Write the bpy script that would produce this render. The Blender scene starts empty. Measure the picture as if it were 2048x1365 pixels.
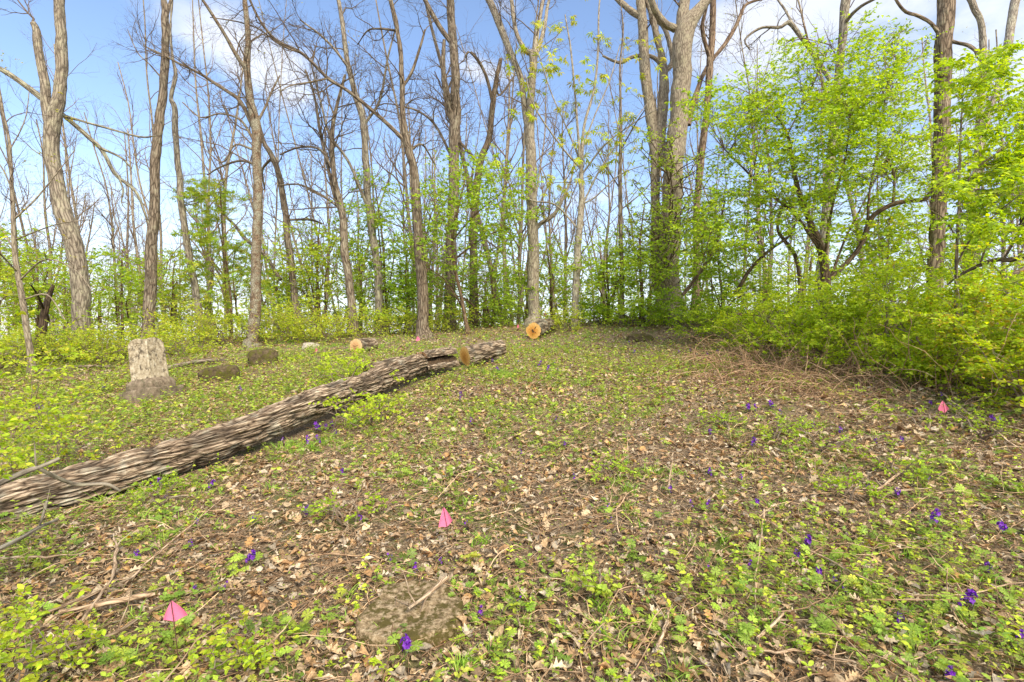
SUN_E, SKY_STR, SKY_SAT, SKY_VAL, CLOUD, EXPO, DENOISE = 3.0, .15, 1.0, 1.06, 4.4, .90, True
import bpy, math, random
import numpy as np
from mathutils import Vector
rng = np.random.default_rng(11)
random.seed(5)
F, CX, CY, EYE = 1024.0, 1024.0, 682.5, 1.55
scene = bpy.context.scene
COL = scene.collection


def W(px, py, d):
    return np.array([(px - CX) / F * d, d, EYE - (py - CY) / F * d])


def nrm(v):
    return v / (np.linalg.norm(v, axis=-1, keepdims=True) + 1e-9)


# ------------------------------------------------------------------ noise
def _hash(ix, iy, iz, seed):
    h = (ix.astype(np.int64) * 374761393 + iy.astype(np.int64) * 668265263 + iz.astype(np.int64) * 2147483647 + seed * 974634777) & 0xFFFFFFFF
    h = ((h ^ (h >> 13)) * 1274126177) & 0xFFFFFFFF
    h = (h ^ (h >> 16)) & 0xFFFFFF
    return h / float(0xFFFFFF)


def vnoise(p, seed=0):
    p = np.asarray(p, float)
    i = np.floor(p)
    f = p - i
    f = f * f * (3 - 2 * f)
    out = 0
    for dx in (0, 1):
        for dy in (0, 1):
            for dz in (0, 1):
                w = (f[..., 0] if dx else 1 - f[..., 0]) * (f[..., 1] if dy else 1 - f[..., 1]) * (f[..., 2] if dz else 1 - f[..., 2])
                out = out + w * _hash(i[..., 0] + dx, i[..., 1] + dy, i[..., 2] + dz, seed)
    return out


def fbm(p, o=3, seed=0):
    s, a, t = 0, 1.0, 0
    for k in range(o):
        s = s + a * vnoise(np.asarray(p) * 2 ** k, seed + k)
        t += a
        a *= .5
    return s / t


def n2(x, y, sc, seed=0, o=3):
    return fbm(np.stack([np.asarray(x) * sc, np.asarray(y) * sc, np.zeros_like(np.asarray(x, float))], -1), o, seed)


# ------------------------------------------------------------------ ground
CTRL = [(1024, 1365, 2.33), (0, 1365, 2.33), (2048, 1365, 2.33), (500, 1365, 2.33), (1500, 1365, 2.33), (0, 1075, 4.2), (480, 908, 5.55),
        (290, 803, 8.4), (960, 735, 10.4), (700, 765, 8.6), (848, 674, 14), (1066, 642, 16), (1330, 612, 16.5), (1300, 705, 12), (1500, 765, 8), (1800, 790, 6.6),
        (2048, 905, 4.5), (1600, 900, 5.2), (1024, 900, 5.45), (1024, 1000, 4.15), (1024, 800, 7.9), (0, 742, 10), (60, 728, 11), (170, 706, 12),
        (300, 677, 14), (500, 695, 13), (1650, 650, 12), (1900, 690, 8.5), (2200, 690, 9), (700, 700, 12), (-300, 740, 11), (1000, 690, 12.5),
        (1500, 640, 13.5), (1800, 600, 16), (600, 655, 16), (905, 640, 17), (-300, 1250, 2.8), (2400, 1100, 3), (1500, 1000, 3.9), (600, 1100, 3.55), (1200, 740, 9.8)]
CP = np.array([W(*c) for c in CTRL] + [(0, -3, -.05), (-4, -2, -.05), (5, -2, .2), (-6, 2, -.1), (7, 2, .35), (0, 0, 0), (-9, 6, .2), (9, 6, 1.2), (10, 12, 2),
                                      (-14, 13, 1.1), (-14, 20, .6), (-5, 21, 1.2), (2, 22, 1.8), (8, 22, 2.4), (14, 18, 2.6), (0, 27, .6), (-10, 27, -.6), (12, 27, 1.5)])


def ground_raw(x, y):
    x = np.asarray(x, float); y = np.asarray(y, float)
    sh = x.shape
    X = np.stack([x.ravel(), y.ravel()], -1)
    out = np.empty(len(X))
    for a in range(0, len(X), 20000):
        q = X[a:a + 20000]
        dx = CP[None, :, 0] - q[:, None, 0]
        dy = CP[None, :, 1] - q[:, None, 1]
        r2 = dx * dx + dy * dy
        s = 0.9 + .14 * np.clip(q[:, 1], 0, 30)
        w = np.exp(-r2 / (2 * s[:, None] ** 2)) + 2e-4 / (1 + r2)
        S0 = w.sum(1); Sx = (w * dx).sum(1); Sy = (w * dy).sum(1)
        Sxx = (w * dx * dx).sum(1) + .25 * S0; Syy = (w * dy * dy).sum(1) + .25 * S0; Sxy = (w * dx * dy).sum(1)
        z = CP[None, :, 2]
        T0 = (w * z).sum(1); Tx = (w * dx * z).sum(1); Ty = (w * dy * z).sum(1)
        M = np.stack([np.stack([S0, Sx, Sy], -1), np.stack([Sx, Sxx, Sxy], -1), np.stack([Sy, Sxy, Syy], -1)], -2)
        out[a:a + 20000] = np.linalg.solve(M, np.stack([T0, Tx, Ty], -1)[..., None])[:, 0, 0]
    z = out.reshape(sh)
    r = np.hypot(x, y - 8)
    far = .8 - 9 * (1 - np.exp(-np.clip(r - 20, 0, None) / 55)) + 10 * (n2(x, y, 1 / 160., 5) - .5) * np.clip((r - 60) / 150, 0, 1)
    t = np.clip((r - 16) / 16, 0, 1)
    t = t * t * (3 - 2 * t)
    z = np.clip(z, -3, 4)
    z = z * (1 - t) + far * t
    near = np.clip(1 - r / 40, 0, 1)
    return z + near * (.10 * (n2(x, y, .9, 21) - .5) + .035 * (n2(x, y, 5, 22) - .5))


GX = np.linspace(-32, 32, 641)
GY = np.linspace(-6, 58, 641)
_gx, _gy = np.meshgrid(GX, GY)
GZ = ground_raw(_gx, _gy)


def H(x, y):
    x = np.asarray(x, float); y = np.asarray(y, float)
    u = np.clip((x + 32) / .1, 0, 639.999); v = np.clip((y + 6) / .1, 0, 639.999)
    i = u.astype(int); j = v.astype(int); fu = u - i; fv = v - j
    return GZ[j, i] * (1 - fu) * (1 - fv) + GZ[j, i + 1] * fu * (1 - fv) + GZ[j + 1, i] * (1 - fu) * fv + GZ[j + 1, i + 1] * fu * fv


def gp(px, py, lo=1.6, hi=20):
    """the point of the ground seen at a picture position"""
    d = np.linspace(lo, hi, 900)
    x = (px - CX) / F * d
    z = EYE - (py - CY) / F * d
    g = H(x, d)
    k = np.argmax(z <= g) if (z <= g).any() else -1
    return np.array([x[k], d[k], g[k]])


# ------------------------------------------------------------------ mesh builder
class MB:
    def __init__(s):
        s.v = []; s.q = []; s.t = []; s.c = []; s.b = []; s.n = 0

    def add(s, v, q=None, t=None, c=None, b=None):
        v = np.asarray(v, float).reshape(-1, 3)
        m = len(v)
        s.v.append(v)
        if q is not None and len(q): s.q.append(np.asarray(q).reshape(-1, 4) + s.n)
        if t is not None and len(t): s.t.append(np.asarray(t).reshape(-1, 3) + s.n)
        c = np.array([1, 1, 1.]) if c is None else np.asarray(c, float)
        s.c.append(np.broadcast_to(c, (m, 3)))
        s.b.append(v if b is None else np.asarray(b, float).reshape(-1, 3))
        s.n += m
        return s

    def build(s, name, mat, parent=None, smooth=True, loc=None):
        me = bpy.data.meshes.new(name)
        if s.n:
            v = np.concatenate(s.v)
            if loc is not None: v = v - np.asarray(loc)
            q = np.concatenate(s.q) if s.q else np.zeros((0, 4), int)
            t = np.concatenate(s.t) if s.t else np.zeros((0, 3), int)
            me.vertices.add(len(v)); me.vertices.foreach_set('co', v.astype(np.float32).ravel())
            idx = np.concatenate([q.ravel(), t.ravel()]).astype(np.int32)
            me.loops.add(len(idx)); me.loops.foreach_set('vertex_index', idx)
            st = np.concatenate([np.arange(len(q)) * 4, len(q) * 4 + np.arange(len(t)) * 3]).astype(np.int32)
            me.polygons.add(len(st)); me.polygons.foreach_set('loop_start', st)
            me.update(calc_edges=True)
            if smooth: me.polygons.foreach_set('use_smooth', np.ones(len(st), bool))
            a = me.attributes.new('tint', 'FLOAT_COLOR', 'POINT')
            c = np.concatenate(s.c)
            a.data.foreach_set('color', np.concatenate([c, np.ones((len(c), 1))], 1).astype(np.float32).ravel())
            a = me.attributes.new('bc', 'FLOAT_VECTOR', 'POINT')
            a.data.foreach_set('vector', np.concatenate(s.b).astype(np.float32).ravel())
            me.materials.append(mat)
        o = bpy.data.objects.new(name, me)
        COL.objects.link(o)
        if parent is not None:
            o.parent = parent
        elif loc is not None:
            o.location = Vector(loc)
        return o


def tag(o, label=None, cat=None, group=None, kind=None):
    if label: o['label'] = label
    if cat: o['category'] = cat
    if group: o['group'] = group
    if kind: o['kind'] = kind
    return o


def empty(name, loc):
    o = bpy.data.objects.new(name, None)
    o.empty_display_size = .2
    o.location = Vector(loc)
    COL.objects.link(o)
    return o


def tubes(mb, P, R, k=6, c=None, cap=False, rough=0., ridges=0., seed=0):
    """P (T,N,3), R (T,N): a batch of tubes. rough = radial bark displacement in metres"""
    P = np.asarray(P, float); R = np.asarray(R, float)
    if P.ndim == 2: P = P[None]; R = R[None]
    T, N, _ = P.shape
    tan = nrm(np.gradient(P, axis=1))
    ov = nrm(P[:, -1] - P[:, 0])
    ref = np.where(np.abs(ov[:, 0:1]) < .7, np.array([[1., 0, 0]]), np.array([[0, 1., 0]]))
    u = nrm(np.cross(tan, ref[:, None, :])); w = np.cross(tan, u)
    th = np.arange(k) / k * 2 * np.pi
    s = np.concatenate([np.zeros((T, 1)), np.cumsum(np.linalg.norm(np.diff(P, axis=1), axis=-1), 1)], 1)
    off = rng.random((T, 1, 1)) * 20
    RR = R[:, :, None] * np.ones(k)
    bx = RR * np.cos(th) + off; by = RR * np.sin(th) + off; bz = np.broadcast_to(s[:, :, None], RR.shape) + off
    b = np.stack([bx, by, bz], -1)
    if rough:
        tw = th[None, None, :] + .25 * s[:, :, None]
        q = np.stack([RR * np.cos(tw) * 22 + 5, RR * np.sin(tw) * 22 + 5, bz * 3.0], -1)
        nz = 1 - 2 * np.abs(vnoise(q, seed) - .5) * 1.6
        lump = fbm(np.stack([np.cos(th)[None, None, :] + 0 * bz, np.sin(th)[None, None, :] + 0 * bz, bz * 1.3], -1), 2, seed + 9) - .5
        RR = RR + rough * (nz - .5) + .22 * R[:, :, None] * lump
    V = P[:, :, None, :] + RR[..., None] * (np.cos(th)[None, None, :, None] * u[:, :, None, :] + np.sin(th)[None, None, :, None] * w[:, :, None, :])
    i = np.arange(T)[:, None, None] * N * k + np.arange(N - 1)[None, :, None] * k + np.arange(k)[None, None, :]
    j = np.arange(T)[:, None, None] * N * k + np.arange(N - 1)[None, :, None] * k + (np.arange(k)[None, None, :] + 1) % k
    q = np.stack([i, j, j + k, i + k], -1).reshape(-1, 4)
    if c is not None and np.ndim(c) > 1: c = np.repeat(np.asarray(c), N * k, 0)
    mb.add(V.reshape(-1, 3), q, None, c, b.reshape(-1, 3))
    if cap:
        for e in (0, N - 1):
            ring = V[:, e]
            cen = ring.mean(1)
            vv = np.concatenate([ring, cen[:, None]], 1).reshape(-1, 3)
            base = np.arange(T)[:, None] * (k + 1)
            tr = np.stack([base + np.arange(k), base + (np.arange(k) + 1) % k, base + k + 0 * np.arange(k)], -1).reshape(-1, 3)
            if e == 0: tr = tr[:, ::-1]
            mb.add(vv, None, tr, None)
    return mb


def spline(pts, n):
    """Catmull-Rom resample of rows (any columns) to n rows"""
    p = np.asarray(pts, float)
    if len(p) == 2: p = np.array([p[0], p[0] * .5 + p[1] * .5, p[1]])
    e = np.concatenate([[2 * p[0] - p[1]], p, [2 * p[-1] - p[-2]]])
    L = np.concatenate([[0], np.cumsum(np.linalg.norm(np.diff(p[:, :3], axis=0), axis=1) + 1e-6)])
    t = np.linspace(0, L[-1], n)
    k = np.clip(np.searchsorted(L, t, 'right') - 1, 0, len(p) - 2)
    f = ((t - L[k]) / (L[k + 1] - L[k]))[:, None]
    a, b, c, d = e[k], e[k + 1], e[k + 2], e[k + 3]
    return .5 * (2 * b + (c - a) * f + (2 * a - 5 * b + 4 * c - d) * f ** 2 + (3 * b - a - 3 * c + d) * f ** 3)


# ------------------------------------------------------------------ leaves
def T_(v, q=(), t=()):
    return np.array(v, float), np.array(q, int).reshape(-1, 4), np.array(t, int).reshape(-1, 3)


DIA = T_([(0, 0, 0), (.42, .5, .10), (1, 0, -.05), (.42, -.5, .10)], t=[(0, 2, 1), (0, 3, 2)])
OVA = T_([(0, 0, 0), (.22, .36, .07), (.5, .5, .09), (.78, .3, .03), (1, 0, -.12), (.78, -.3, .03), (.5, -.5, .09), (.22, -.36, .07), (.3, 0, 0), (.65, 0, -.02)],
         q=[(8, 9, 2, 1), (9, 4, 3, 2), (8, 7, 6, 9), (9, 6, 5, 4)], t=[(0, 8, 1), (0, 7, 8)])
OAK = T_([(0, 0, 0), (.12, .10, .02), (.25, .34, .08), (.34, .16, .03), (.52, .5, .12), (.60, .2, .03), (.80, .36, .07), (.84, .14, .0), (1, .02, -.06), (.84, -.14, 0), (.80, -.36, .07), (.60, -.2, .03),
          (.52, -.5, .12), (.34, -.16, .03), (.25, -.34, .08), (.12, -.10, .02), (.3, 0, 0), (.6, 0, 0)],
         t=[(0, 16, 1), (1, 16, 2), (2, 16, 3), (3, 16, 17), (3, 17, 4), (4, 17, 5), (5, 17, 7), (5, 7, 6), (17, 8, 7), (17, 9, 8), (17, 11, 9), (11, 10, 9), (17, 12, 11), (17, 13, 12), (17, 16, 13), (16, 14, 13), (16, 15, 14), (16, 0, 15)])


def palm_t(nl=7, span=290, notch=.42, wid=.17):
    v = [(0, 0, 0)]; t = []
    for i in range(nl):
        a = math.radians(-span / 2 + span * i / (nl - 1))
        ln = 1 - .22 * abs(i - (nl - 1) / 2) / ((nl - 1) / 2)
        ca, sa = math.cos(a), math.sin(a)

        def pt(r, o, z): return (r * ca - o * sa, r * sa + o * ca, z)
        k = len(v)
        v += [pt(ln * .55, wid, .08), pt(ln * .8, wid * 1.15, .02), pt(ln * .72, wid * .25, .06), pt(ln, 0, -.05), pt(ln * .72, -wid * .25, .06), pt(ln * .8, -wid * 1.15, .02), pt(ln * .55, -wid, .08)]
        t += [(0, k + 2, k), (k, k + 2, k + 1), (0, k + 4, k + 2), (k + 2, k + 4, k + 3), (0, k + 6, k + 4), (k + 6, k + 5, k + 4)]
    return T_(v, t=t)


PALM = palm_t()


def comp_t(nl=5, droop=.35):
    """five drooping leaflets of a young buckeye leaf"""
    v = []; t = []
    for i in range(nl):
        a = math.radians(-100 + 200 * i / (nl - 1))
        ca, sa = math.cos(a), math.sin(a)
        k = len(v)
        for r, o, z in ((.03, 0, 0), (.55, .15, -droop * .35), (1, 0, -droop), (.55, -.15, -droop * .35)):
            v.append((r * ca - o * sa, r * sa + o * ca, z))
        t += [(k, k + 2, k + 1), (k, k + 3, k + 2)]
    return T_(v, t=t)


COMP = comp_t(); COMPD = comp_t(5, .8)


def leaves(mb, tpl, C, D, Nn, L, Wd, col, curl=None, bend=None):
    tv, tq, tt = tpl
    n = len(C)
    if n == 0: return
    D = nrm(D); S = nrm(np.cross(Nn, D)); U = np.cross(D, S)
    a = tv[None, :, 0] * np.ones((n, 1)); b = tv[None, :, 1] * np.ones((n, 1)); z = tv[None, :, 2] * np.ones((n, 1))
    if curl is not None: z = z + curl[:, None] * (b * b) * 1.6
    if bend is not None: z = z + bend[:, None] * (a - .5) ** 2
    V = C[:, None] + (a * L[:, None])[..., None] * D[:, None] + (b * Wd[:, None])[..., None] * S[:, None] + (z * L[:, None])[..., None] * U[:, None]
    m = len(tv)
    off = np.arange(n)[:, None, None] * m
    q = (tq[None] + off).reshape(-1, 4) if len(tq) else None
    t = (tt[None] + off).reshape(-1, 3) if len(tt) else None
    bb = np.stack([a + np.arange(n)[:, None] * 1.37 % 97, b, 0 * b], -1)
    mb.add(V.reshape(-1, 3), q, t, np.repeat(col, m, 0), bb.reshape(-1, 3))


def rdir(n, zlo=-1, zhi=1):
    z = rng.uniform(zlo, zhi, n); a = rng.uniform(0, 2 * np.pi, n); r = np.sqrt(1 - z * z)
    return np.stack([r * np.cos(a), r * np.sin(a), z], -1)


def pal(n, cols, jit=.18):
    cols = np.array(cols)
    c = cols[rng.integers(0, len(cols), n)]
    f = rng.uniform(0, 1, (n, 1))
    c = c * (1 - f * .5) + cols[rng.integers(0, len(cols), n)] * f * .5
    return c * (1 + jit * rng.normal(size=(n, 1))).clip(.5, 1.6)


# ------------------------------------------------------------------ branches
def kids(P, R, n, t0, t1, L, ang=(35, 65), up=.15, N=5, wob=.12, rcap=.02, ratio=.6, tip=.3, tpow=.4):
    """n children on each parent (T,M,3)"""
    T, M, _ = P.shape
    t = rng.uniform(t0, t1, (T, n))
    f = t * (M - 1); i = np.clip(f.astype(int), 0, M - 2); fr = (f - i)[..., None]
    ti = np.arange(T)[:, None]
    p0 = P[ti, i] * (1 - fr) + P[ti, i + 1] * fr
    tg = nrm(P[ti, i + 1] - P[ti, i])
    r0 = (R[ti, i] * (1 - fr[..., 0]) + R[ti, i + 1] * fr[..., 0])
    p0 = p0.reshape(-1, 3); tg = tg.reshape(-1, 3); r0 = r0.reshape(-1); t = t.reshape(-1)
    m = len(p0)
    pr = rdir(m); pr = nrm(pr - (pr * tg).sum(1, keepdims=True) * tg)
    a = np.radians(rng.uniform(*ang, m))[:, None]
    d = nrm(tg * np.cos(a) + pr * np.sin(a) + np.array([0, 0, up]))
    if np.isscalar(L): L = (L * .6, L * 1.3)
    ln = rng.uniform(L[0], L[1], m) * (1 - tpow * t)
    seg = ln / (N - 1)
    pts = [p0]; dd = d
    for _ in range(N - 1):
        dd = nrm(dd + wob * 2 * rng.normal(size=(m, 3)) + np.array([0, 0, up * .35]))
        pts.append(pts[-1] + dd * seg[:, None])
    P2 = np.stack(pts, 1)
    rb = np.minimum(r0 * ratio, rcap * rng.uniform(.7, 1.2, m))
    R2 = rb[:, None] * np.linspace(1, tip, N)[None]
    return P2, R2


def jitter_lines(A, B, N, sag=0., wob=.05, bulge=None):
    """curved lines from A to B"""
    m = len(A)
    t = np.linspace(0, 1, N)[None, :, None]
    L = np.linalg.norm(B - A, axis=1)[:, None, None]
    P = A[:, None] * (1 - t) + B[:, None] * t
    bow = 4 * t * (1 - t)
    bv = rng.normal(size=(m, 1, 3)) * .10 + np.array([0, 0, sag])
    P = P + bow * bv * L
    w = rng.normal(size=(m, N, 3)) * wob * L
    w[:, 0] = 0; w[:, -1] = 0
    return P + w


def crown(skel, targets, twn=7, twl=(.25, .6), flat=.35, lper=10, leafL=(.05, .08), aspect=.55, cols=None, tpl=DIA, brr=.012, mbB=None, mbL=None, bc=None, sag=.12, kB=4, ldown=.15, up=.1, tiltj=.55, tpts=4, face=(.12, -.38, 1.)):
    """branches from a skeleton (n,3) to targets, twigs around, leaves along the twigs"""
    bc = np.array([1, 1, 1.]) if bc is None else bc
    d2 = ((targets[:, None] - skel[None]) ** 2 * np.array([1, 1, 1.0])).sum(-1)
    above = skel[None, :, 2] > targets[:, None, 2] + .1
    j = np.argmin(d2 + above * 4 + rng.random(d2.shape) * .6, 1)
    A = skel[j]
    P = jitter_lines(A, targets, 7, sag, .025)
    ln = np.linalg.norm(targets - A, axis=1)
    R = (brr * np.clip(ln / 1.5, .5, 1.8))[:, None] * np.linspace(1, .3, 7)[None]
    tubes(mbB, P, R, kB, bc)
    m = len(targets)
    Pt, Rt = kids(P, R, twn, .35, 1, twl, (30, 75), up, tpts, .13, .006, .6, .4, .2)
    c0 = Pt[:, :1]
    dv = Pt - c0
    dv[..., 2] *= flat
    Pt = c0 + dv
    tubes(mbB, Pt, Rt, 3, bc)
    # leaves
    n = len(Pt)
    t = rng.uniform(.15, 1.0, (n, lper))
    f = t * (tpts - 1); i = np.clip(f.astype(int), 0, tpts - 2); fr = (f - i)[..., None]
    ti = np.arange(n)[:, None]
    C = (Pt[ti, i] * (1 - fr) + Pt[ti, i + 1] * fr).reshape(-1, 3)
    tg = nrm(Pt[ti, i + 1] - Pt[ti, i]).reshape(-1, 3)
    N = len(C)
    side = nrm(np.cross(tg, np.array([0, 0, 1.])) + 1e-6) * np.sign(rng.random((N, 1)) - .5)
    D = nrm(tg * rng.uniform(.2, .9, (N, 1)) + side * rng.uniform(.4, 1.1, (N, 1)) + np.array([0, 0, 1.]) * (rng.normal(size=(N, 1)) * .3 - ldown))
    Nn = nrm(np.array(face) + rng.normal(size=(N, 3)) * tiltj)
    L = rng.uniform(leafL[0], leafL[1], N)
    leaves(mbL, tpl, C, D, Nn, L, L * aspect, pal(N, cols))
    return P, Pt
# ------------------------------------------------------------------ materials
def mat(name):
    m = bpy.data.materials.new(name); m.use_nodes = True
    nt = m.node_tree; nt.nodes.clear()
    out = nt.nodes.new('ShaderNodeOutputMaterial')
    return m, nt, out


def N_(nt, typ, **kw):
    n = nt.nodes.new(typ)
    ins = kw.pop('ins', {})
    for k, v in kw.items(): setattr(n, k, v)
    for k, v in ins.items(): n.inputs[k].default_value = v
    return n


def ramp(nt, stops):
    r = nt.nodes.new('ShaderNodeValToRGB'); e = r.color_ramp.elements
    while len(e) < len(stops): e.new(.5)
    for x, (p, c) in zip(e, stops): x.position = p; x.color = (*c, 1) if len(c) == 3 else c
    return r


def leaf_mat(name, trans=.45, var=.35, rough=.55):
    m, nt, out = mat(name)
    L = nt.links.new
    at = N_(nt, 'ShaderNodeAttribute', attribute_name='tint')
    geo = N_(nt, 'ShaderNodeNewGeometry')
    nz = N_(nt, 'ShaderNodeTexNoise', ins={'Scale': 90., 'Detail': 2.})
    L(geo.outputs['Position'], nz.inputs['Vector'])
    mr = N_(nt, 'ShaderNodeMapRange', ins={'From Min': .3, 'From Max': .7, 'To Min': 1 - var, 'To Max': 1 + var * .6})
    L(nz.outputs['Fac'], mr.inputs['Value'])
    mx = N_(nt, 'ShaderNodeVectorMath', operation='SCALE')
    L(at.outputs['Color'], mx.inputs[0]); L(mr.outputs[0], mx.inputs['Scale'])
    df = N_(nt, 'ShaderNodeBsdfPrincipled', ins={'Roughness': rough, 'Specular IOR Level': .25})
    L(mx.outputs[0], df.inputs['Base Color'])
    tr = N_(nt, 'ShaderNodeBsdfTranslucent')
    hs = N_(nt, 'ShaderNodeHueSaturation', ins={'Hue': .487, 'Saturation': 1.1, 'Value': 1.35})
    L(mx.outputs[0], hs.inputs['Color']); L(hs.outputs[0], tr.inputs['Color'])
    ms = N_(nt, 'ShaderNodeMixShader', ins={'Fac': trans})
    L(df.outputs[0], ms.inputs[1]); L(tr.outputs[0], ms.inputs[2]); L(ms.outputs[0], out.inputs['Surface'])
    return m


def bark_mat(name, dark, mid, lite, lichen, lich=.5, zs=.16, sc=26., bump=.5):
    m, nt, out = mat(name)
    L = nt.links.new
    at = N_(nt, 'ShaderNodeAttribute', attribute_name='bc')
    mp = N_(nt, 'ShaderNodeMapping'); mp.inputs['Scale'].default_value = (1, 1, zs)
    L(at.outputs['Vector'], mp.inputs['Vector'])
    n0 = N_(nt, 'ShaderNodeTexNoise', ins={'Scale': 3., 'Detail': 3.})
    L(at.outputs['Vector'], n0.inputs['Vector'])
    add = N_(nt, 'ShaderNodeVectorMath', operation='MULTIPLY_ADD')
    L(n0.outputs['Color'], add.inputs[0]); add.inputs[1].default_value = (.07, .07, .07); L(mp.outputs[0], add.inputs[2])
    v = N_(nt, 'ShaderNodeTexVoronoi', feature='DISTANCE_TO_EDGE', ins={'Scale': sc})
    L(add.outputs[0], v.inputs['Vector'])
    n1 = N_(nt, 'ShaderNodeTexNoise', ins={'Scale': sc * 1.7, 'Detail': 5., 'Roughness': .65})
    L(add.outputs[0], n1.inputs['Vector'])
    vr = N_(nt, 'ShaderNodeMapRange', ins={'From Min': 0., 'From Max': .28})
    L(v.outputs['Distance'], vr.inputs['Value'])
    hm = N_(nt, 'ShaderNodeMath', operation='MULTIPLY_ADD', ins={1: .55})
    L(n1.outputs['Fac'], hm.inputs[0])
    h2 = N_(nt, 'ShaderNodeMath', operation='MULTIPLY', ins={1: .5}); L(vr.outputs[0], h2.inputs[0]); L(h2.outputs[0], hm.inputs[2])
    cr = ramp(nt, [(.22, dark), (.50, mid), (.92, lite)])
    L(hm.outputs[0], cr.inputs['Fac'])
    n2_ = N_(nt, 'ShaderNodeTexNoise', ins={'Scale': 5.5, 'Detail': 6., 'Roughness': .7})
    L(at.outputs['Vector'], n2_.inputs['Vector'])
    lr = ramp(nt, [(.60 - .22 * lich, (0, 0, 0)), (.74 - .2 * lich, (1, 1, 1))]); L(n2_.outputs['Fac'], lr.inputs['Fac'])
    lm = N_(nt, 'ShaderNodeMath', operation='MULTIPLY'); L(lr.outputs['Color'], lm.inputs[0])
    lm2 = N_(nt, 'ShaderNodeMapRange', ins={'From Min': .2, 'From Max': .6, 'To Min': .1, 'To Max': .75}); L(hm.outputs[0], lm2.inputs['Value']); L(lm2.outputs[0], lm.inputs[1])
    mx = N_(nt, 'ShaderNodeMix', data_type='RGBA'); L(lm.outputs[0], mx.inputs[0]); L(cr.outputs['Color'], mx.inputs[6]); mx.inputs[7].default_value = (*lichen, 1)
    ta = N_(nt, 'ShaderNodeAttribute', attribute_name='tint')
    mu = N_(nt, 'ShaderNodeMix', data_type='RGBA', blend_type='MULTIPLY'); mu.inputs[0].default_value = 1
    L(mx.outputs[2], mu.inputs[6]); L(ta.outputs['Color'], mu.inputs[7])
    p = N_(nt, 'ShaderNodeBsdfPrincipled', ins={'Roughness': .9, 'Specular IOR Level': .15})
    L(mu.outputs[2], p.inputs['Base Color'])
    b = N_(nt, 'ShaderNodeBump', ins={'Strength': bump, 'Distance': .02}); L(hm.outputs[0], b.inputs['Height']); L(b.outputs[0], p.inputs['Normal'])
    L(p.outputs[0], out.inputs['Surface'])
    return m


def rough_mat(name, stops, sc=12., bump=.5, dist=.01, moss=None, mossamt=.5, rough=.95, mscale=3.5, detail=8.):
    """mottled stone / soil / wood, object space; moss gathers in patches"""
    m, nt, out = mat(name)
    L = nt.links.new
    tc = N_(nt, 'ShaderNodeTexCoord')
    n1 = N_(nt, 'ShaderNodeTexNoise', ins={'Scale': sc, 'Detail': detail, 'Roughness': .7})
    L(tc.outputs['Object'], n1.inputs['Vector'])
    cr = ramp(nt, stops); L(n1.outputs['Fac'], cr.inputs['Fac'])
    col = cr.outputs['Color']
    if moss:
        n2_ = N_(nt, 'ShaderNodeTexNoise', ins={'Scale': mscale, 'Detail': 7., 'Roughness': .72})
        L(tc.outputs['Object'], n2_.inputs['Vector'])
        lr = ramp(nt, [(.62 - .3 * mossamt, (0, 0, 0)), (.70 - .3 * mossamt, (1, 1, 1))]); L(n2_.outputs['Fac'], lr.inputs['Fac'])
        mx = N_(nt, 'ShaderNodeMix', data_type='RGBA'); L(lr.outputs['Color'], mx.inputs[0]); L(col, mx.inputs[6]); mx.inputs[7].default_value = (*moss, 1)
        col = mx.outputs[2]
    p = N_(nt, 'ShaderNodeBsdfPrincipled', ins={'Roughness': rough, 'Specular IOR Level': .15})
    L(col, p.inputs['Base Color'])
    b = N_(nt, 'ShaderNodeBump', ins={'Strength': bump, 'Distance': dist}); L(n1.outputs['Fac'], b.inputs['Height']); L(b.outputs[0], p.inputs['Normal'])
    L(p.outputs[0], out.inputs['Surface'])
    return m


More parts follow.
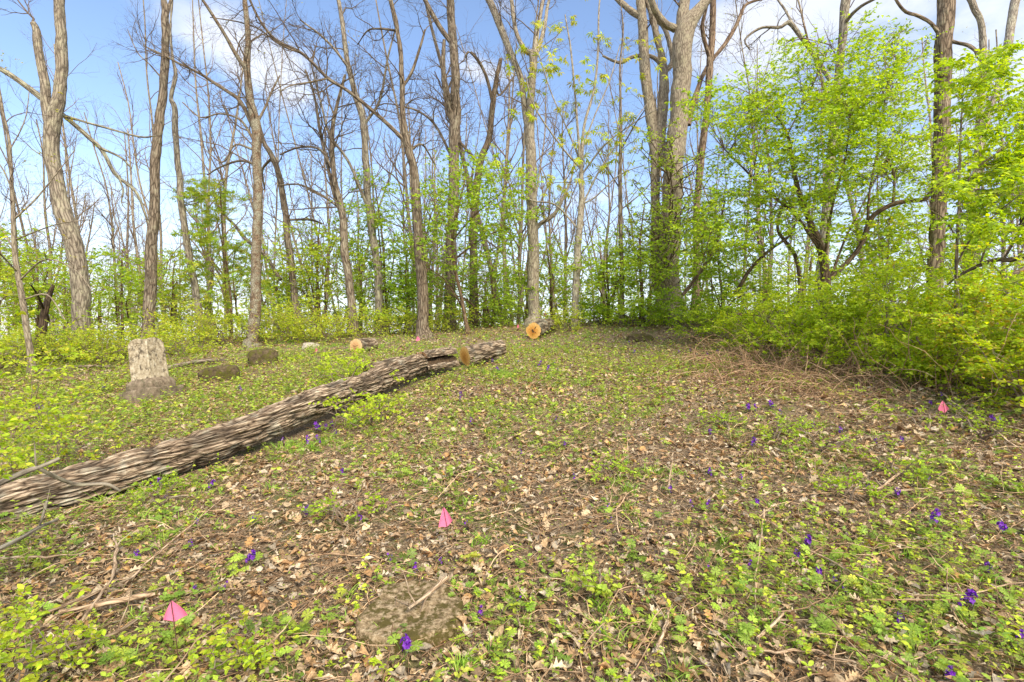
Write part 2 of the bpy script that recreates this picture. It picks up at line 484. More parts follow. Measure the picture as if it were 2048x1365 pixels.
def wood_end_mat(name, a, b_, c, rings=55.):
    """sawn end: growth rings around the piece's own axis, held in bc (x,y across the face)"""
    m, nt, out = mat(name)
    L = nt.links.new
    at = N_(nt, 'ShaderNodeAttribute', attribute_name='bc')
    nz = N_(nt, 'ShaderNodeTexNoise', ins={'Scale': 6., 'Detail': 4.}); L(at.outputs['Vector'], nz.inputs['Vector'])
    ad = N_(nt, 'ShaderNodeVectorMath', operation='MULTIPLY_ADD'); L(nz.outputs['Color'], ad.inputs[0]); ad.inputs[1].default_value = (.05, .05, 0); L(at.outputs['Vector'], ad.inputs[2])
    ln = N_(nt, 'ShaderNodeVectorMath', operation='LENGTH'); L(ad.outputs[0], ln.inputs[0])
    mu = N_(nt, 'ShaderNodeMath', operation='MULTIPLY', ins={1: rings * 6}); L(ln.outputs['Value'], mu.inputs[0])
    si = N_(nt, 'ShaderNodeMath', operation='SINE'); L(mu.outputs[0], si.inputs[0])
    n3 = N_(nt, 'ShaderNodeTexNoise', ins={'Scale': 22., 'Detail': 6., 'Roughness': .7}); L(at.outputs['Vector'], n3.inputs['Vector'])
    f0 = N_(nt, 'ShaderNodeMath', operation='MULTIPLY_ADD', ins={1: .1}); L(si.outputs[0], f0.inputs[0]); L(n3.outputs['Fac'], f0.inputs[2])
    f1 = N_(nt, 'ShaderNodeMapRange', ins={'From Min': 0., 'From Max': .2, 'To Min': -.32, 'To Max': .16}); L(ln.outputs['Value'], f1.inputs['Value'])
    f = N_(nt, 'ShaderNodeMath', operation='ADD'); L(f0.outputs[0], f.inputs[0]); L(f1.outputs[0], f.inputs[1])
    cr = ramp(nt, [(.25, a), (.5, b_), (.75, c)]); L(f.outputs[0], cr.inputs['Fac'])
    p = N_(nt, 'ShaderNodeBsdfPrincipled', ins={'Roughness': .85, 'Specular IOR Level': .15}); L(cr.outputs['Color'], p.inputs['Base Color'])
    b = N_(nt, 'ShaderNodeBump', ins={'Strength': .4, 'Distance': .004}); L(f.outputs[0], b.inputs['Height']); L(b.outputs[0], p.inputs['Normal'])
    L(p.outputs[0], out.inputs['Surface'])
    return m


M = {}
M['leaf'] = leaf_mat('spring leaf', .52, .25)
M['ground_leaf'] = leaf_mat('ground plant leaf', .35, .25)
M['litter'] = leaf_mat('dead leaf', .12, .45, .8)
M['petal'] = leaf_mat('violet petal', .25, .25, .5)
M['bark_brown'] = bark_mat('brown bark', (.042, .032, .024), (.18, .138, .10), (.33, .27, .205), (.36, .33, .24), .4, .16, 19., .8)
M['bark_grey'] = bark_mat('grey bark', (.07, .057, .045), (.24, .20, .158), (.40, .345, .275), (.43, .40, .29), .6, .16, 19., .8)
M['bark_pale'] = bark_mat('pale bark', (.11, .09, .07), (.30, .255, .205), (.45, .395, .32), (.47, .44, .33), .6, .2, 24., .7)
M['bark_mossy'] = bark_mat('lichened bark', (.05, .038, .028), (.185, .125, .08), (.31, .22, .15), (.34, .34, .26), .75, .5, 34.)
M['bark_dark'] = bark_mat('dark bark', (.03, .022, .016), (.12, .088, .06), (.23, .17, .12), (.24, .23, .16), .35)
M['twig'] = bark_mat('twig bark', (.10, .072, .05), (.19, .14, .10), (.30, .23, .165), (.33, .30, .22), .4, .3, 40., .2)
M['stick'] = bark_mat('dead stick', (.13, .09, .06), (.34, .26, .18), (.52, .43, .32), (.40, .38, .30), .4, .12, 60., .4)
M['log'] = bark_mat('log bark', (.05, .034, .022), (.25, .18, .12), (.50, .40, .285), (.44, .42, .33), .35, .11, 40., 1.)
M['soil'] = rough_mat('leaf mould', [(.36, (.045, .03, .018)), (.48, (.175, .125, .075)), (.57, (.34, .255, .165)), (.70, (.48, .38, .26))], 52., 1., .03, (.13, .15, .04), .30, mscale=1.6)
M['stone'] = rough_mat('weathered marble', [(.30, (.09, .07, .05)), (.45, (.33, .265, .175)), (.58, (.47, .40, .29)), (.75, (.58, .52, .42))], 15., .8, .008, (.10, .08, .055), .33, mscale=9.)
M['stone_base'] = rough_mat('brown sandstone', [(.3, (.07, .052, .036)), (.5, (.19, .145, .10)), (.72, (.32, .26, .185))], 11., .6, .008, (.10, .085, .05), .35, mscale=5.)
M['slab'] = rough_mat('lichened slab', [(.36, (.10, .07, .035)), (.5, (.27, .195, .11)), (.64, (.46, .36, .23))], 34., 1., .014, (.085, .068, .02), .46, mscale=13.)
M['mossy_stone'] = rough_mat('mossy stone', [(.3, (.025, .019, .012)), (.5, (.085, .062, .035)), (.75, (.20, .155, .09))], 16., .8, .012, (.075, .07, .016), .45, mscale=9.)
M['grey_rock'] = rough_mat('grey rock', [(.25, (.20, .17, .14)), (.5, (.38, .33, .27)), (.78, (.55, .5, .42))], 11., .8, .02, (.16, .17, .05), .3)
M['rot'] = rough_mat('rotten wood', [(.25, (.02, .014, .009)), (.5, (.075, .05, .03)), (.8, (.20, .13, .075))], 26., .9, .02)
M['cut_tan'] = wood_end_mat('sawn weathered wood', (.48, .24, .08), (.70, .42, .17), (.78, .56, .30))
M['cut_pale'] = wood_end_mat('sawn pale wood', (.42, .22, .09), (.62, .38, .18), (.72, .50, .27))
M['cut_orange'] = wood_end_mat('sawn orange wood', (.40, .16, .03), (.62, .31, .07), (.68, .45, .16))
m, nt, out = mat('pink flag film')
p = N_(nt, 'ShaderNodeBsdfPrincipled', ins={'Base Color': (.95, .23, .40, 1), 'Roughness': .5, 'Specular IOR Level': .3})
tr = N_(nt, 'ShaderNodeBsdfTranslucent', ins={'Color': (.95, .26, .44, 1)})
ms = N_(nt, 'ShaderNodeMixShader', ins={'Fac': .35}); nt.links.new(p.outputs[0], ms.inputs[1]); nt.links.new(tr.outputs[0], ms.inputs[2]); nt.links.new(ms.outputs[0], out.inputs['Surface'])
M['flag'] = m
m, nt, out = mat('rusty wire'); p = N_(nt, 'ShaderNodeBsdfPrincipled', ins={'Base Color': (.11, .06, .04, 1), 'Roughness': .6, 'Metallic': .5}); nt.links.new(p.outputs[0], out.inputs['Surface']); M['wire'] = m
m, nt, out = mat('marker ink'); p = N_(nt, 'ShaderNodeBsdfPrincipled', ins={'Base Color': (.35, .05, .09, 1), 'Roughness': .6}); nt.links.new(p.outputs[0], out.inputs['Surface']); M['ink'] = m

# ------------------------------------------------------------------ camera, light, sky
cam = bpy.data.cameras.new('camera'); cam.lens = 18; cam.sensor_width = 36; cam.clip_end = 6000; cam.clip_start = .05
co = bpy.data.objects.new('camera', cam); COL.objects.link(co); co.location = (0, 0, EYE); co.rotation_euler = (math.pi / 2, 0, 0)
scene.camera = co
EL, AZ = math.radians(42), math.radians(28)            # sun high behind the camera, to the right
sdir = Vector((math.sin(AZ) * math.cos(EL), -math.cos(AZ) * math.cos(EL), math.sin(EL)))
sl = bpy.data.lights.new('sun', 'SUN'); sl.energy = SUN_E; sl.angle = math.radians(24); sl.color = (1, .88, .68)
so = bpy.data.objects.new('sun', sl); COL.objects.link(so); so.rotation_euler = sdir.to_track_quat('Z', 'Y').to_euler(); so.location = (5, -10, 14)

wd = bpy.data.worlds.new('World'); scene.world = wd; wd.use_nodes = True
nt = wd.node_tree; nt.nodes.clear(); L = nt.links.new
out = nt.nodes.new('ShaderNodeOutputWorld'); bg = nt.nodes.new('ShaderNodeBackground')
sk = nt.nodes.new('ShaderNodeTexSky'); sk.sky_type = 'NISHITA'; sk.sun_disc = False; sk.sun_elevation = EL; sk.sun_rotation = math.pi - AZ
sk.air_density = 1.0; sk.dust_density = .6; sk.ozone_density = 1.6
tc = nt.nodes.new('ShaderNodeTexCoord'); DIR = tc.outputs['Generated']
sx = nt.nodes.new('ShaderNodeSeparateXYZ'); L(DIR, sx.inputs[0])


def MTH(op, a, b=None, c=None, clamp=False):
    n = nt.nodes.new('ShaderNodeMath'); n.operation = op; n.use_clamp = clamp
    for k, v in enumerate((a, b, c)):
        if v is None: continue
        if isinstance(v, (int, float)): n.inputs[k].default_value = v
        else: L(v, n.inputs[k])
    return n.outputs[0]


# clouds: soft banks ahead and added fill banks behind, broken up by noise on a flat cloud deck
zz = MTH('MAXIMUM', sx.outputs['Z'], .02)
den = MTH('ADD', zz, .22)
cb = nt.nodes.new('ShaderNodeCombineXYZ'); L(MTH('DIVIDE', sx.outputs['X'], den), cb.inputs[0]); L(MTH('DIVIDE', sx.outputs['Y'], den), cb.inputs[1])
nz = nt.nodes.new('ShaderNodeTexNoise'); nz.inputs['Scale'].default_value = 2.9; nz.inputs['Detail'].default_value = 9; nz.inputs['Roughness'].default_value = .58; nz.inputs['Distortion'].default_value = .25
L(cb.outputs[0], nz.inputs['Vector'])
SC = np.array([1, 1, 2.2])
tot = None
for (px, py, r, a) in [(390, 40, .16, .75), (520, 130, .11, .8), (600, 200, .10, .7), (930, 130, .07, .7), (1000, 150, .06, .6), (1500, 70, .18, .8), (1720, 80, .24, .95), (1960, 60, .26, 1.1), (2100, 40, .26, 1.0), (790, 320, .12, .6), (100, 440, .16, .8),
                      (330, 420, .16, .7), (1010, 15, .04, .5), (1800, 330, .10, .5), (1950, 330, .12, .5), (1250, 430, .25, .5), (700, 560, .3, .5), (0, -1, 1.3, 1.2), (1, -.8, 1.2, 1.1), (-1, -.8, 1.2, 1.1), (0, -.35, 1.1, 1.)]:  # last four: unseen banks added behind the camera for soft fill light
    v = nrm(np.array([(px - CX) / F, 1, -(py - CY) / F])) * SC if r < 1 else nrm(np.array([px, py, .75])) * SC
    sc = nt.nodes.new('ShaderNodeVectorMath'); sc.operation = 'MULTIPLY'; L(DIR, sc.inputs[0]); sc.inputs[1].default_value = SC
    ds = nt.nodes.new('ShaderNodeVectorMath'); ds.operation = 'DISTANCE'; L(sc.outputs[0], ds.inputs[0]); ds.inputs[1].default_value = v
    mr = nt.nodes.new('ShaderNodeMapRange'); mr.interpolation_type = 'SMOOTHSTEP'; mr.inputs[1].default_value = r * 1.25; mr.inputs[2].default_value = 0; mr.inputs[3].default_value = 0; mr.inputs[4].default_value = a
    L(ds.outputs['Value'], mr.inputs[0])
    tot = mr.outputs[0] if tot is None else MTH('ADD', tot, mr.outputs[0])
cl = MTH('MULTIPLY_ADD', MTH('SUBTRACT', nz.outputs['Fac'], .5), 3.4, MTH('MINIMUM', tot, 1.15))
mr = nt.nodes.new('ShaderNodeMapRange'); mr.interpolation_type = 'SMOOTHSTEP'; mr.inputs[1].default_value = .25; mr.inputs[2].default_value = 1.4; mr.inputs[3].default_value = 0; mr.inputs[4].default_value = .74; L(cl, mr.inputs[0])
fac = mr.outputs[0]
# bright white air low over the horizon
hz = nt.nodes.new('ShaderNodeMapRange'); hz.interpolation_type = 'SMOOTHSTEP'; hz.inputs[1].default_value = .34; hz.inputs[2].default_value = -.04; hz.inputs[3].default_value = 0; hz.inputs[4].default_value = .80; L(sx.outputs['Z'], hz.inputs[0])
fac = MTH('MAXIMUM', fac, hz.outputs[0])
gm = nt.nodes.new('ShaderNodeHueSaturation'); gm.inputs['Saturation'].default_value = SKY_SAT; gm.inputs['Value'].default_value = SKY_VAL; gm.inputs['Hue'].default_value = .503
L(sk.outputs[0], gm.inputs['Color'])
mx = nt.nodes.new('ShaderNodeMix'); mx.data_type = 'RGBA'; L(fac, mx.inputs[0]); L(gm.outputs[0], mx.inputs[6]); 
# unseen clouds behind the camera are made brighter to strengthen the added fill
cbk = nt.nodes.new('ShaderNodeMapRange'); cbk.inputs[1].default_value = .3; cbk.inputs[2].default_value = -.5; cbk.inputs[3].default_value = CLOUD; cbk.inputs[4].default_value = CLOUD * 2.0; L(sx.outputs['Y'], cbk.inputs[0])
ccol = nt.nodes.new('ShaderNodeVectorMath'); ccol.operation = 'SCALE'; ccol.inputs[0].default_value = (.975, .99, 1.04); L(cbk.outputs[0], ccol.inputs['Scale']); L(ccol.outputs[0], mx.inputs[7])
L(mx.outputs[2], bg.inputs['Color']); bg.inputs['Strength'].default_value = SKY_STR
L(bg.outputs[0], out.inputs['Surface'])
vs = scene.view_settings; vs.view_transform = 'Standard'; vs.look = 'None'; vs.exposure = EXPO; vs.gamma = 1
cy = scene.cycles; cy.max_bounces = 7; cy.diffuse_bounces = 5; cy.transmission_bounces = 6; cy.glossy_bounces = 2; cy.caustics_reflective = False; cy.caustics_refractive = False
cy.sample_clamp_indirect = 4; cy.use_adaptive_sampling = False
scene.render.film_transparent = False
cy.use_denoising = DENOISE
# ------------------------------------------------------------------ ground sheet
u = np.linspace(-1, 1, 421)
xs = 3.2 * np.sinh(7.0 * u) / 1.0
ys = 6 + 3.2 * np.sinh(7.0 * u)
xx, yy = np.meshgrid(xs, ys)
inside = (np.abs(xx) < 31) & (yy > -5) & (yy < 57)
zz_ = np.where(inside, H(xx, yy), ground_raw(xx, yy))
near = np.exp(-((xx / 7) ** 2 + ((yy - 5) / 8) ** 2))
zz_ = zz_ + near * .03 * (n2(xx, yy, 9, 31, 3) - .5)
n = len(u)
idx = np.arange(n * n).reshape(n, n)
q = np.stack([idx[:-1, :-1], idx[:-1, 1:], idx[1:, 1:], idx[1:, :-1]], -1).reshape(-1, 4)
g = MB(); g.add(np.stack([xx, yy, zz_], -1).reshape(-1, 3), q)
tag(g.build('ground', M['soil']), kind='structure')


# ------------------------------------------------------------------ trees
def stem3(st, d, dz, base_h=None, n=None):
    """picture polyline (px,py,width) at distance d (+dz along the way) -> points, radii"""
    a = np.array(st, float)
    L = np.concatenate([[0], np.cumsum(np.linalg.norm(np.diff(a[:, :2], axis=0), axis=1))]); L /= L[-1]
    dd = d + dz * L
    P = np.array([W(x, y, q) for (x, y, _), q in zip(a, dd)])
    R = a[:, 2] / F * dd / 2 / np.sqrt(1 + ((a[:, 0] - CX) / F) ** 2)
    return P, R, dd


def extend(P, R, ln=2.5, up=.25, tip=.4):
    v = nrm(P[-1] - P[-2])
    for k in range(3):
        v = nrm(v + rng.normal(size=3) * .15 + np.array([0, 0, up * .5]))
        P = np.vstack([P, P[-1] + v * ln / 3]); R = np.append(R, R[-1] * (1 - (1 - tip) / 3))
    return P, R


def leafy(root, SK, leafspec, d, bcol, name='foliage'):
    mbB, mbL = MB(), MB()
    for spec in leafspec:
        e = spec['e']; cnt = spec['n']
        wts = np.array([x[2] * x[3] for x in e], float); wts /= wts.sum()
        pick = rng.choice(len(e), cnt, p=wts)
        E = np.array([x[:4] for x in e], float)[pick]
        a = rng.uniform(0, 2 * np.pi, cnt); r = np.sqrt(rng.random(cnt))
        px = E[:, 0] + E[:, 2] * r * np.cos(a); py = E[:, 1] + E[:, 3] * r * np.sin(a)
        dd = spec.get('d', d) + rng.uniform(-1, 1, cnt) * spec.get('dr', 1.2)
        tg = np.stack([(px - CX) / F * dd, dd, EYE - (py - CY) / F * dd], -1)
        gh = H(tg[:, 0], tg[:, 1]); tg[:, 2] = np.maximum(tg[:, 2], gh + .1)
        kw = {k: v for k, v in spec.items() if k not in ('e', 'n', 'd', 'dr')}
        crown(SK, tg, mbB=mbB, mbL=mbL, bc=bcol, **kw)
    mbB.build('crown', M['twig'], root)
    mbL.build(name, M['leaf'], root)


G_BRIGHT = [(.33, .49, .045), (.41, .55, .055), (.26, .42, .04), (.48, .58, .07)]
G_YEL = [(.49, .60, .045), (.40, .53, .04), (.56, .62, .07), (.34, .47, .035), (.54, .50, .06)]
G_MID = [(.26, .43, .04), (.33, .49, .05), (.21, .36, .035), (.39, .52, .06)]
G_TUFT = [(.48, .50, .06), (.40, .47, .05), (.52, .46, .08)]
TREE_N = 0


def tree(name, label, d, stems, bark, dens=1., ymax=420, kids1=(1.2, 2.6), cap=.03, base=True, leaf=None, tcol=(1, 1, 1), ext=True, group='trees standing along the crest', cat='tree', lev=3, twup=.12, rough=.010, skip=(), dzs=None, sides=22, tleaf=None, ang=(35, 70)):
    root = empty(name, (0, 0, 0))
    tag(root, label, cat, group)
    allP = []; SK = []
    tw = MB()
    tips = []
    tcol = np.array(tcol) * np.array([.90, .90, .88])
    for k, st in enumerate(stems):
        dz = (dzs[k] if dzs else (rng.uniform(-.3, .3) if k == 0 else rng.uniform(-1.2, 1.2)))
        d0 = d
        if k > 0 and SK:
            # start where the limb leaves what is already built
            a0 = W(st[0][0], st[0][1], d)
            allsk = np.concatenate(SK)
            sx_ = CX + allsk[:, 0] / allsk[:, 1] * F; sy_ = CY - (allsk[:, 2] - EYE) / allsk[:, 1] * F
            d0 = allsk[np.argmin((sx_ - st[0][0]) ** 2 + (sy_ - st[0][1]) ** 2), 1]
        P, R, dd = stem3(st, d0, dz)
        if k == 0 and base:
            gz = float(H(P[0, 0], P[0, 1]))
            P[0, 2] = gz + .12
            P = np.vstack([[P[0, 0], P[0, 1], gz - .25], P]); R = np.concatenate([[R[0] * 1.75], R])
            R[1] *= 1.2
        if ext and st[-1][1] < 12 and k not in skip:
            P, R = extend(P, R, rng.uniform(1.5, 3.))
        nn = max(8, int(np.linalg.norm(np.diff(P, axis=0), axis=1).sum() / (.07 if k == 0 else .10)))
        S = spline(np.column_stack([P, R]), min(nn, 190))
        P, R = S[:, :3], S[:, 3]
        P = P + (fbm(np.column_stack([np.arange(len(P)) * .11, np.full(len(P), k * 7.3 + d), np.zeros(len(P))]), 2, 3)[:, None] - .5) * .5 * R[:, None] * np.array([1, .6, 0])
        kk = sides if k == 0 else max(8, int(sides * .55))
        mb = MB()
        tubes(mb, P, R, kk, tcol, cap=not (ext and st[-1][1] < 12), rough=rough * min(1, R[0] / .12), seed=k + int(d * 10))
        mb.build('trunk' if k == 0 else 'limb', bark, root)
        SK.append(P); allP.append((P, R, k))
        # side branches
        py = CY - (P[:, 2] - EYE) / P[:, 1] * F
        t0 = np.argmax(py < ymax) / len(P) if (py < ymax).any() else 1
        if t0 < .97 and dens > 0 and k not in skip:
            L = np.linalg.norm(np.diff(P, axis=0), axis=1).sum() * (1 - t0)
            n1 = max(1, int(L * dens * (1.1 if k else .8)))
            P1, R1 = kids(P[None], R[None], n1, t0 + .02, .99, kids1, ang, twup, 8, .11, cap, .55, .3, .3)
            tubes(tw, P1, R1, 5, tcol * .8)
            P2, R2 = kids(P1, R1, 6, .2, 1, (kids1[0] * .4, kids1[1] * .45), (30, 65), twup * .7, 6, .13, .013, .6, .4, .4)
            tubes(tw, P2, R2, 4, tcol * .75)
            if lev >= 3:
                P3, R3 = kids(P2, R2, 5, .25, 1, (.2, .65), (30, 60), twup * .5, 4, .12, .0065, .7, .55, .3)
                tubes(tw, P3, R3, 3, tcol * .7)
                tips.append(P3[:, -1])
            else:
                tips.append(P2[:, -1])
    if tw.n: tw.build('crown', M['twig'], root)
    if tleaf and tips:
        tp = np.concatenate(tips); m = len(tp)
        tp = tp[rng.random(m) < tleaf.get('p', .4)]; m = len(tp)
        lb = MB(); per = tleaf.get('per', 3)
        C = np.repeat(tp, per, 0) + rng.normal(size=(m * per, 3)) * .02
        D = rdir(m * per, -.6, .5); Nn = nrm(np.array([0, 0, 1.]) + rng.normal(size=(m * per, 3)) * .5)
        Ls = rng.uniform(*tleaf.get('L', (.04, .08)), m * per)
        leaves(lb, tleaf.get('tpl', DIA), C, D, Nn, Ls, Ls * tleaf.get('asp', .5), pal(m * per, tleaf['cols']))
        lb.build('foliage', M['leaf'], root)
    if leaf:
        leafy(root, np.concatenate(SK), leaf, d, tcol)
    return root


B = M
# big forked tree with snapped second stem, left
tree('forked_tree', 'stout forked tree whose left stem is snapped off, a fallen limb in its fork', 12,
     [[(170, 706, 48), (164, 690, 41), (159, 590, 39), (149, 503, 39), (128, 426, 38), (109, 359, 34), (105, 290, 34), (106, 235, 36), (119, 195, 29), (123, 128, 27), (119, 51, 24), (117, 0, 22)],
      [(103, 262, 26), (92, 220, 23), (90, 170, 21), (80, 108, 20), (72, 62, 18), (66, 47, 15)]], B['bark_grey'], dens=.25, ymax=60, rough=.016, tcol=(1, .98, .95))
# the limb lying in that fork
rt = empty('fallen_limb', (0, 0, 0)); tag(rt, 'broken grey limb hung across the fork of the stout left tree', 'fallen limb')
for k, (st, dz) in enumerate([([(-90, 95, 13), (0, 138, 14), (51, 172, 15), (97, 207, 16), (128, 232, 12), (174, 272, 11), (205, 302, 10), (231, 349, 9), (272, 385, 7), (297, 448, 5)], 1.3),
                              ([(128, 232, 9), (165, 243, 6), (205, 254, 5.5), (279, 274, 4.5), (312, 272, 3)], -.4), ([(200, 296, 8), (241, 315, 5.5), (262, 336, 4)], .3), ([(236, 352, 5), (246, 380, 4), (243, 405, 3), (252, 420, 2)], .2)]):
    P, R, dd = stem3(st, 11.75 if k == 0 else 12.2, dz)
    S = spline(np.column_stack([P, R]), 60 if k == 0 else 26)
    mb = MB(); tubes(mb, S[:, :3], S[:, 3], 10, (.95, 1, .92), cap=True, rough=.006)
    mb.build('limb' if k == 0 else 'side_branch', M['bark_grey'], rt)
    tw = MB(); P1, R1 = kids(S[None, :, :3], S[None, :, 3], 9 if k == 0 else 4, .2, 1, (.2, .7), (30, 70), .05, 5, .15, .01, .5); tubes(tw, P1, R1, 4)
    tw.build('twig_sprays', M['twig'], rt)

tree('straight_tree', 'tall straight tree right behind the headstone, furrowed brown bark', 13.6,
     [[(297, 680, 31), (297, 660, 27), (300, 590, 26), (307, 461, 23), (308, 390, 21), (310, 328, 21), (318, 256, 20), (326, 179, 18), (331, 103, 17), (331, 26, 15), (324, -20, 9)],
      [(333, 30, 10), (341, 5, 7), (349, -20, 6)],
      [(326, 160, 4), (300, 130, 3), (275, 105, 2.5), (255, 60, 2)]], B['bark_brown'], dens=.35, ymax=150, kids1=(.8, 1.6), rough=.014)
tree('slim_grey_tree', 'slim grey tree with a kinked top just right of the headstone tree', 15,
     [[(409, 690, 20), (404, 650, 17), (395, 605, 16), (377, 503, 15), (364, 410, 14), (354, 308, 13), (349, 220, 12), (342, 196, 9), (351, 150, 8), (346, 118, 6), (341, 60, 5), (344, 0, 4)]], B['bark_grey'], dens=.3, ymax=230, kids1=(.6, 1.3),
     leaf=[dict(e=[(420, 400, 60, 40), (400, 500, 60, 60), (350, 420, 30, 40)], n=34, cols=G_TUFT + G_MID, lper=4, twn=4, leafL=(.07, .13), tpl=COMP, aspect=1, dr=1.)])
tree('lichened_tree', 'dark lichen-spotted tree with spreading bare branches on its left', 12.8,
     [[(503, 700, 31), (506, 680, 27), (508, 641, 24), (513, 513, 20), (515, 410, 19), (513, 308, 19), (512, 256, 21), (500, 195, 16), (495, 144, 14), (496, 77, 11), (490, 0, 10)],
      [(510, 262, 10), (482, 205, 9), (455, 183, 8), (425, 164, 7), (400, 148, 6), (359, 128, 5), (330, 112, 4), (287, 92, 2.5)],
      [(496, 143, 10), (477, 118, 9), (451, 72, 8), (425, 30, 7), (405, 0, 6)],
      [(508, 280, 7), (480, 240, 5), (440, 228, 4), (400, 235, 3), (365, 205, 2.5)],
      [(511, 250, 7), (530, 215, 5), (545, 180, 4), (560, 152, 3)],
      [(514, 330, 7), (480, 322, 5), (440, 335, 4), (415, 350, 3)],
      [(507, 300, 6), (470, 290, 4), (445, 325, 3), (400, 290, 2)]], B['bark_mossy'], dens=2.6, ymax=330, kids1=(.7, 2.0), cap=.02, rough=.012)
tree('leaning_tree', 'brown tree behind the lichened one, leaning left as it rises', 15.5,
     [[(597, 648, 19), (594, 625, 16), (586, 560, 14), (577, 492, 14), (569, 410, 13), (558, 349, 12), (543, 310, 11), (528, 285, 9), (516, 240, 6)],
      [(560, 560, 8), (530, 510, 7), (490, 478, 8), (470, 452, 6), (440, 420, 5), (425, 380, 3)],
      [(571, 440, 5), (620, 440, 5), (645, 448, 3)],
      [(546, 315, 6), (525, 340, 5), (530, 380, 3)]], B['bark_brown'], dens=1.2, ymax=470, kids1=(.7, 1.8), cap=.02)
tree('pale_streaked_tree', 'tree with a pale bare streak and dark bark leading up to a tangle of branches', 14.5,
     [[(708, 628, 20), (704, 610, 17), (697, 555, 15), (690, 500, 17), (688, 450, 16), (680, 405, 12), (668, 349, 10), (664, 282, 9), (672, 220, 7), (690, 150, 5)],
      [(690, 440, 10), (672, 400, 8), (655, 330, 7), (640, 260, 6), (628, 190, 5), (610, 140, 4)],
      [(668, 345, 6), (640, 300, 5), (600, 295, 4), (560, 310, 3)],
      [(684, 420, 6), (650, 395, 5), (600, 370, 4), (555, 372, 3)]], B['bark_brown'], dens=2.8, ymax=440, kids1=(.8, 2.2), cap=.022)
tree('tall_grey_tree', 'tall even grey tree rising out of the leafy saplings, left of the curved trunk', 15.2,
     [[(763, 650, 21), (760, 630, 17), (755, 538, 16), (742, 446, 15), (732, 333, 14), (727, 246, 13), (712, 195, 12), (696, 128, 10), (688, 67, 9), (676, 0, 8)],
      [(745, 440, 8), (700, 330, 6), (660, 270, 5), (640, 200, 4), (620, 120, 3)],
      [(728, 250, 6), (760, 200, 5), (775, 120, 4), (790, 60, 3)],
      [(700, 140, 6), (670, 100, 5), (640, 70, 4), (600, 40, 3)]], B['bark_grey'], dens=2.2, ymax=330, kids1=(.8, 2.0), cap=.02)
tree('curved_tree', 'curved dark-based tree sending one long arching limb to the left', 13.5,
     [[(848, 676, 31), (847, 655, 26), (845, 590, 22), (839, 487, 20), (832, 400, 18), (827, 338, 16), (815, 288, 16), (806, 231, 11), (804, 169, 10), (801, 103, 9), (791, 41, 9), (781, 0, 8)],
      [(814, 288, 9), (778, 251, 8), (737, 215, 8), (691, 179, 7), (656, 157, 7), (605, 108, 6.5), (554, 82, 6), (522, 45, 5.5), (500, 0, 5)],
      [(805, 175, 6), (824, 144, 6), (840, 97, 5), (850, 60, 4)],
      [(656, 157, 4), (620, 165, 4), (580, 172, 3), (560, 185, 2)],
      [(795, 62, 5), (760, 58, 4), (735, 62, 3), (715, 90, 2)],
      [(820, 300, 6), (845, 290, 4), (870, 330, 3)],
      [(600, 106, 4), (560, 90, 4), (520, 60, 3), (480, 45, 3), (420, 35, 2)]], B['bark_brown'], dens=2.3, ymax=300, kids1=(.7, 2.1), cap=.02, tcol=(.85, .83, .8), twup=.04)
tree('twin_topped_tree', 'heavy tree with two rising tops behind the leafy sapling', 17,
     [[(897, 635, 28), (899, 610, 23), (901, 538, 22), (906, 410, 21), (909, 318, 21), (911, 231, 20), (911, 154, 18), (904, 77, 17), (901, 0, 15)],
      [(908, 260, 12), (900, 225, 12), (890, 180, 10), (886, 128, 9), (888, 80, 7)],
      [(906, 90, 11), (881, 56, 10), (858, 15, 9), (845, -15, 8)],
      [(910, 330, 6), (870, 250, 5), (830, 220, 4), (800, 215, 3)]], B['bark_brown'], dens=1.7, ymax=330, kids1=(.9, 2.4), cap=.022)
tree('snag_tree', 'crooked tree topped by a short broken snag, right of the heavy twin-topped tree', 17.5,
     [[(947, 625, 20), (947, 605, 17), (947, 461, 16), (953, 379, 15), (963, 318, 13), (978, 277, 12), (986, 205, 11), (993, 159, 9), (1001, 118, 8)],
      [(986, 210, 7), (973, 154, 6), (955, 120, 6), (938, 104, 5), (930, 115, 3)],
      [(960, 330, 6), (925, 290, 5), (900, 260, 4)],
      [(990, 170, 5), (1000, 190, 4), (1030, 150, 3)]], B['bark_dark'], dens=1.8, ymax=360, kids1=(.8, 2.0), cap=.02, tcol=(1.3, 1.3, 1.3))
tree('wide_forked_tree', 'pale straight trunk above the orange log end, forking wide at mid height', 15.5,
     [[(1067, 650, 33), (1068, 625, 25), (1066, 513, 23), (1064, 410, 22), (1063, 308, 21), (1060, 277, 20), (1061, 225, 15), (1063, 169, 15), (1067, 113, 16), (1050, 100, 9), (1032, 62, 8), (1022, 0, 8)],
      [(1057, 270, 14), (1047, 195, 12), (1040, 154, 12), (1019, 103, 13), (999, 51, 14), (978, 0, 14)],
      [(1068, 118, 9), (1076, 56, 8), (1086, 0, 6)], [(1070, 116, 9), (1086, 67, 8), (1097, 5, 6)],
      [(1070, 460, 9), (1082, 447, 9), (1106, 431, 8), (1122, 405, 7), (1142, 359, 4), (1150, 320, 3)],
      [(1090, 440, 5), (1082, 405, 4), (1095, 370, 3), (1080, 330, 2)]], B['bark_pale'], dens=.9, ymax=460, kids1=(.8, 2.0), cap=.02, tcol=(.95, .93, .9))
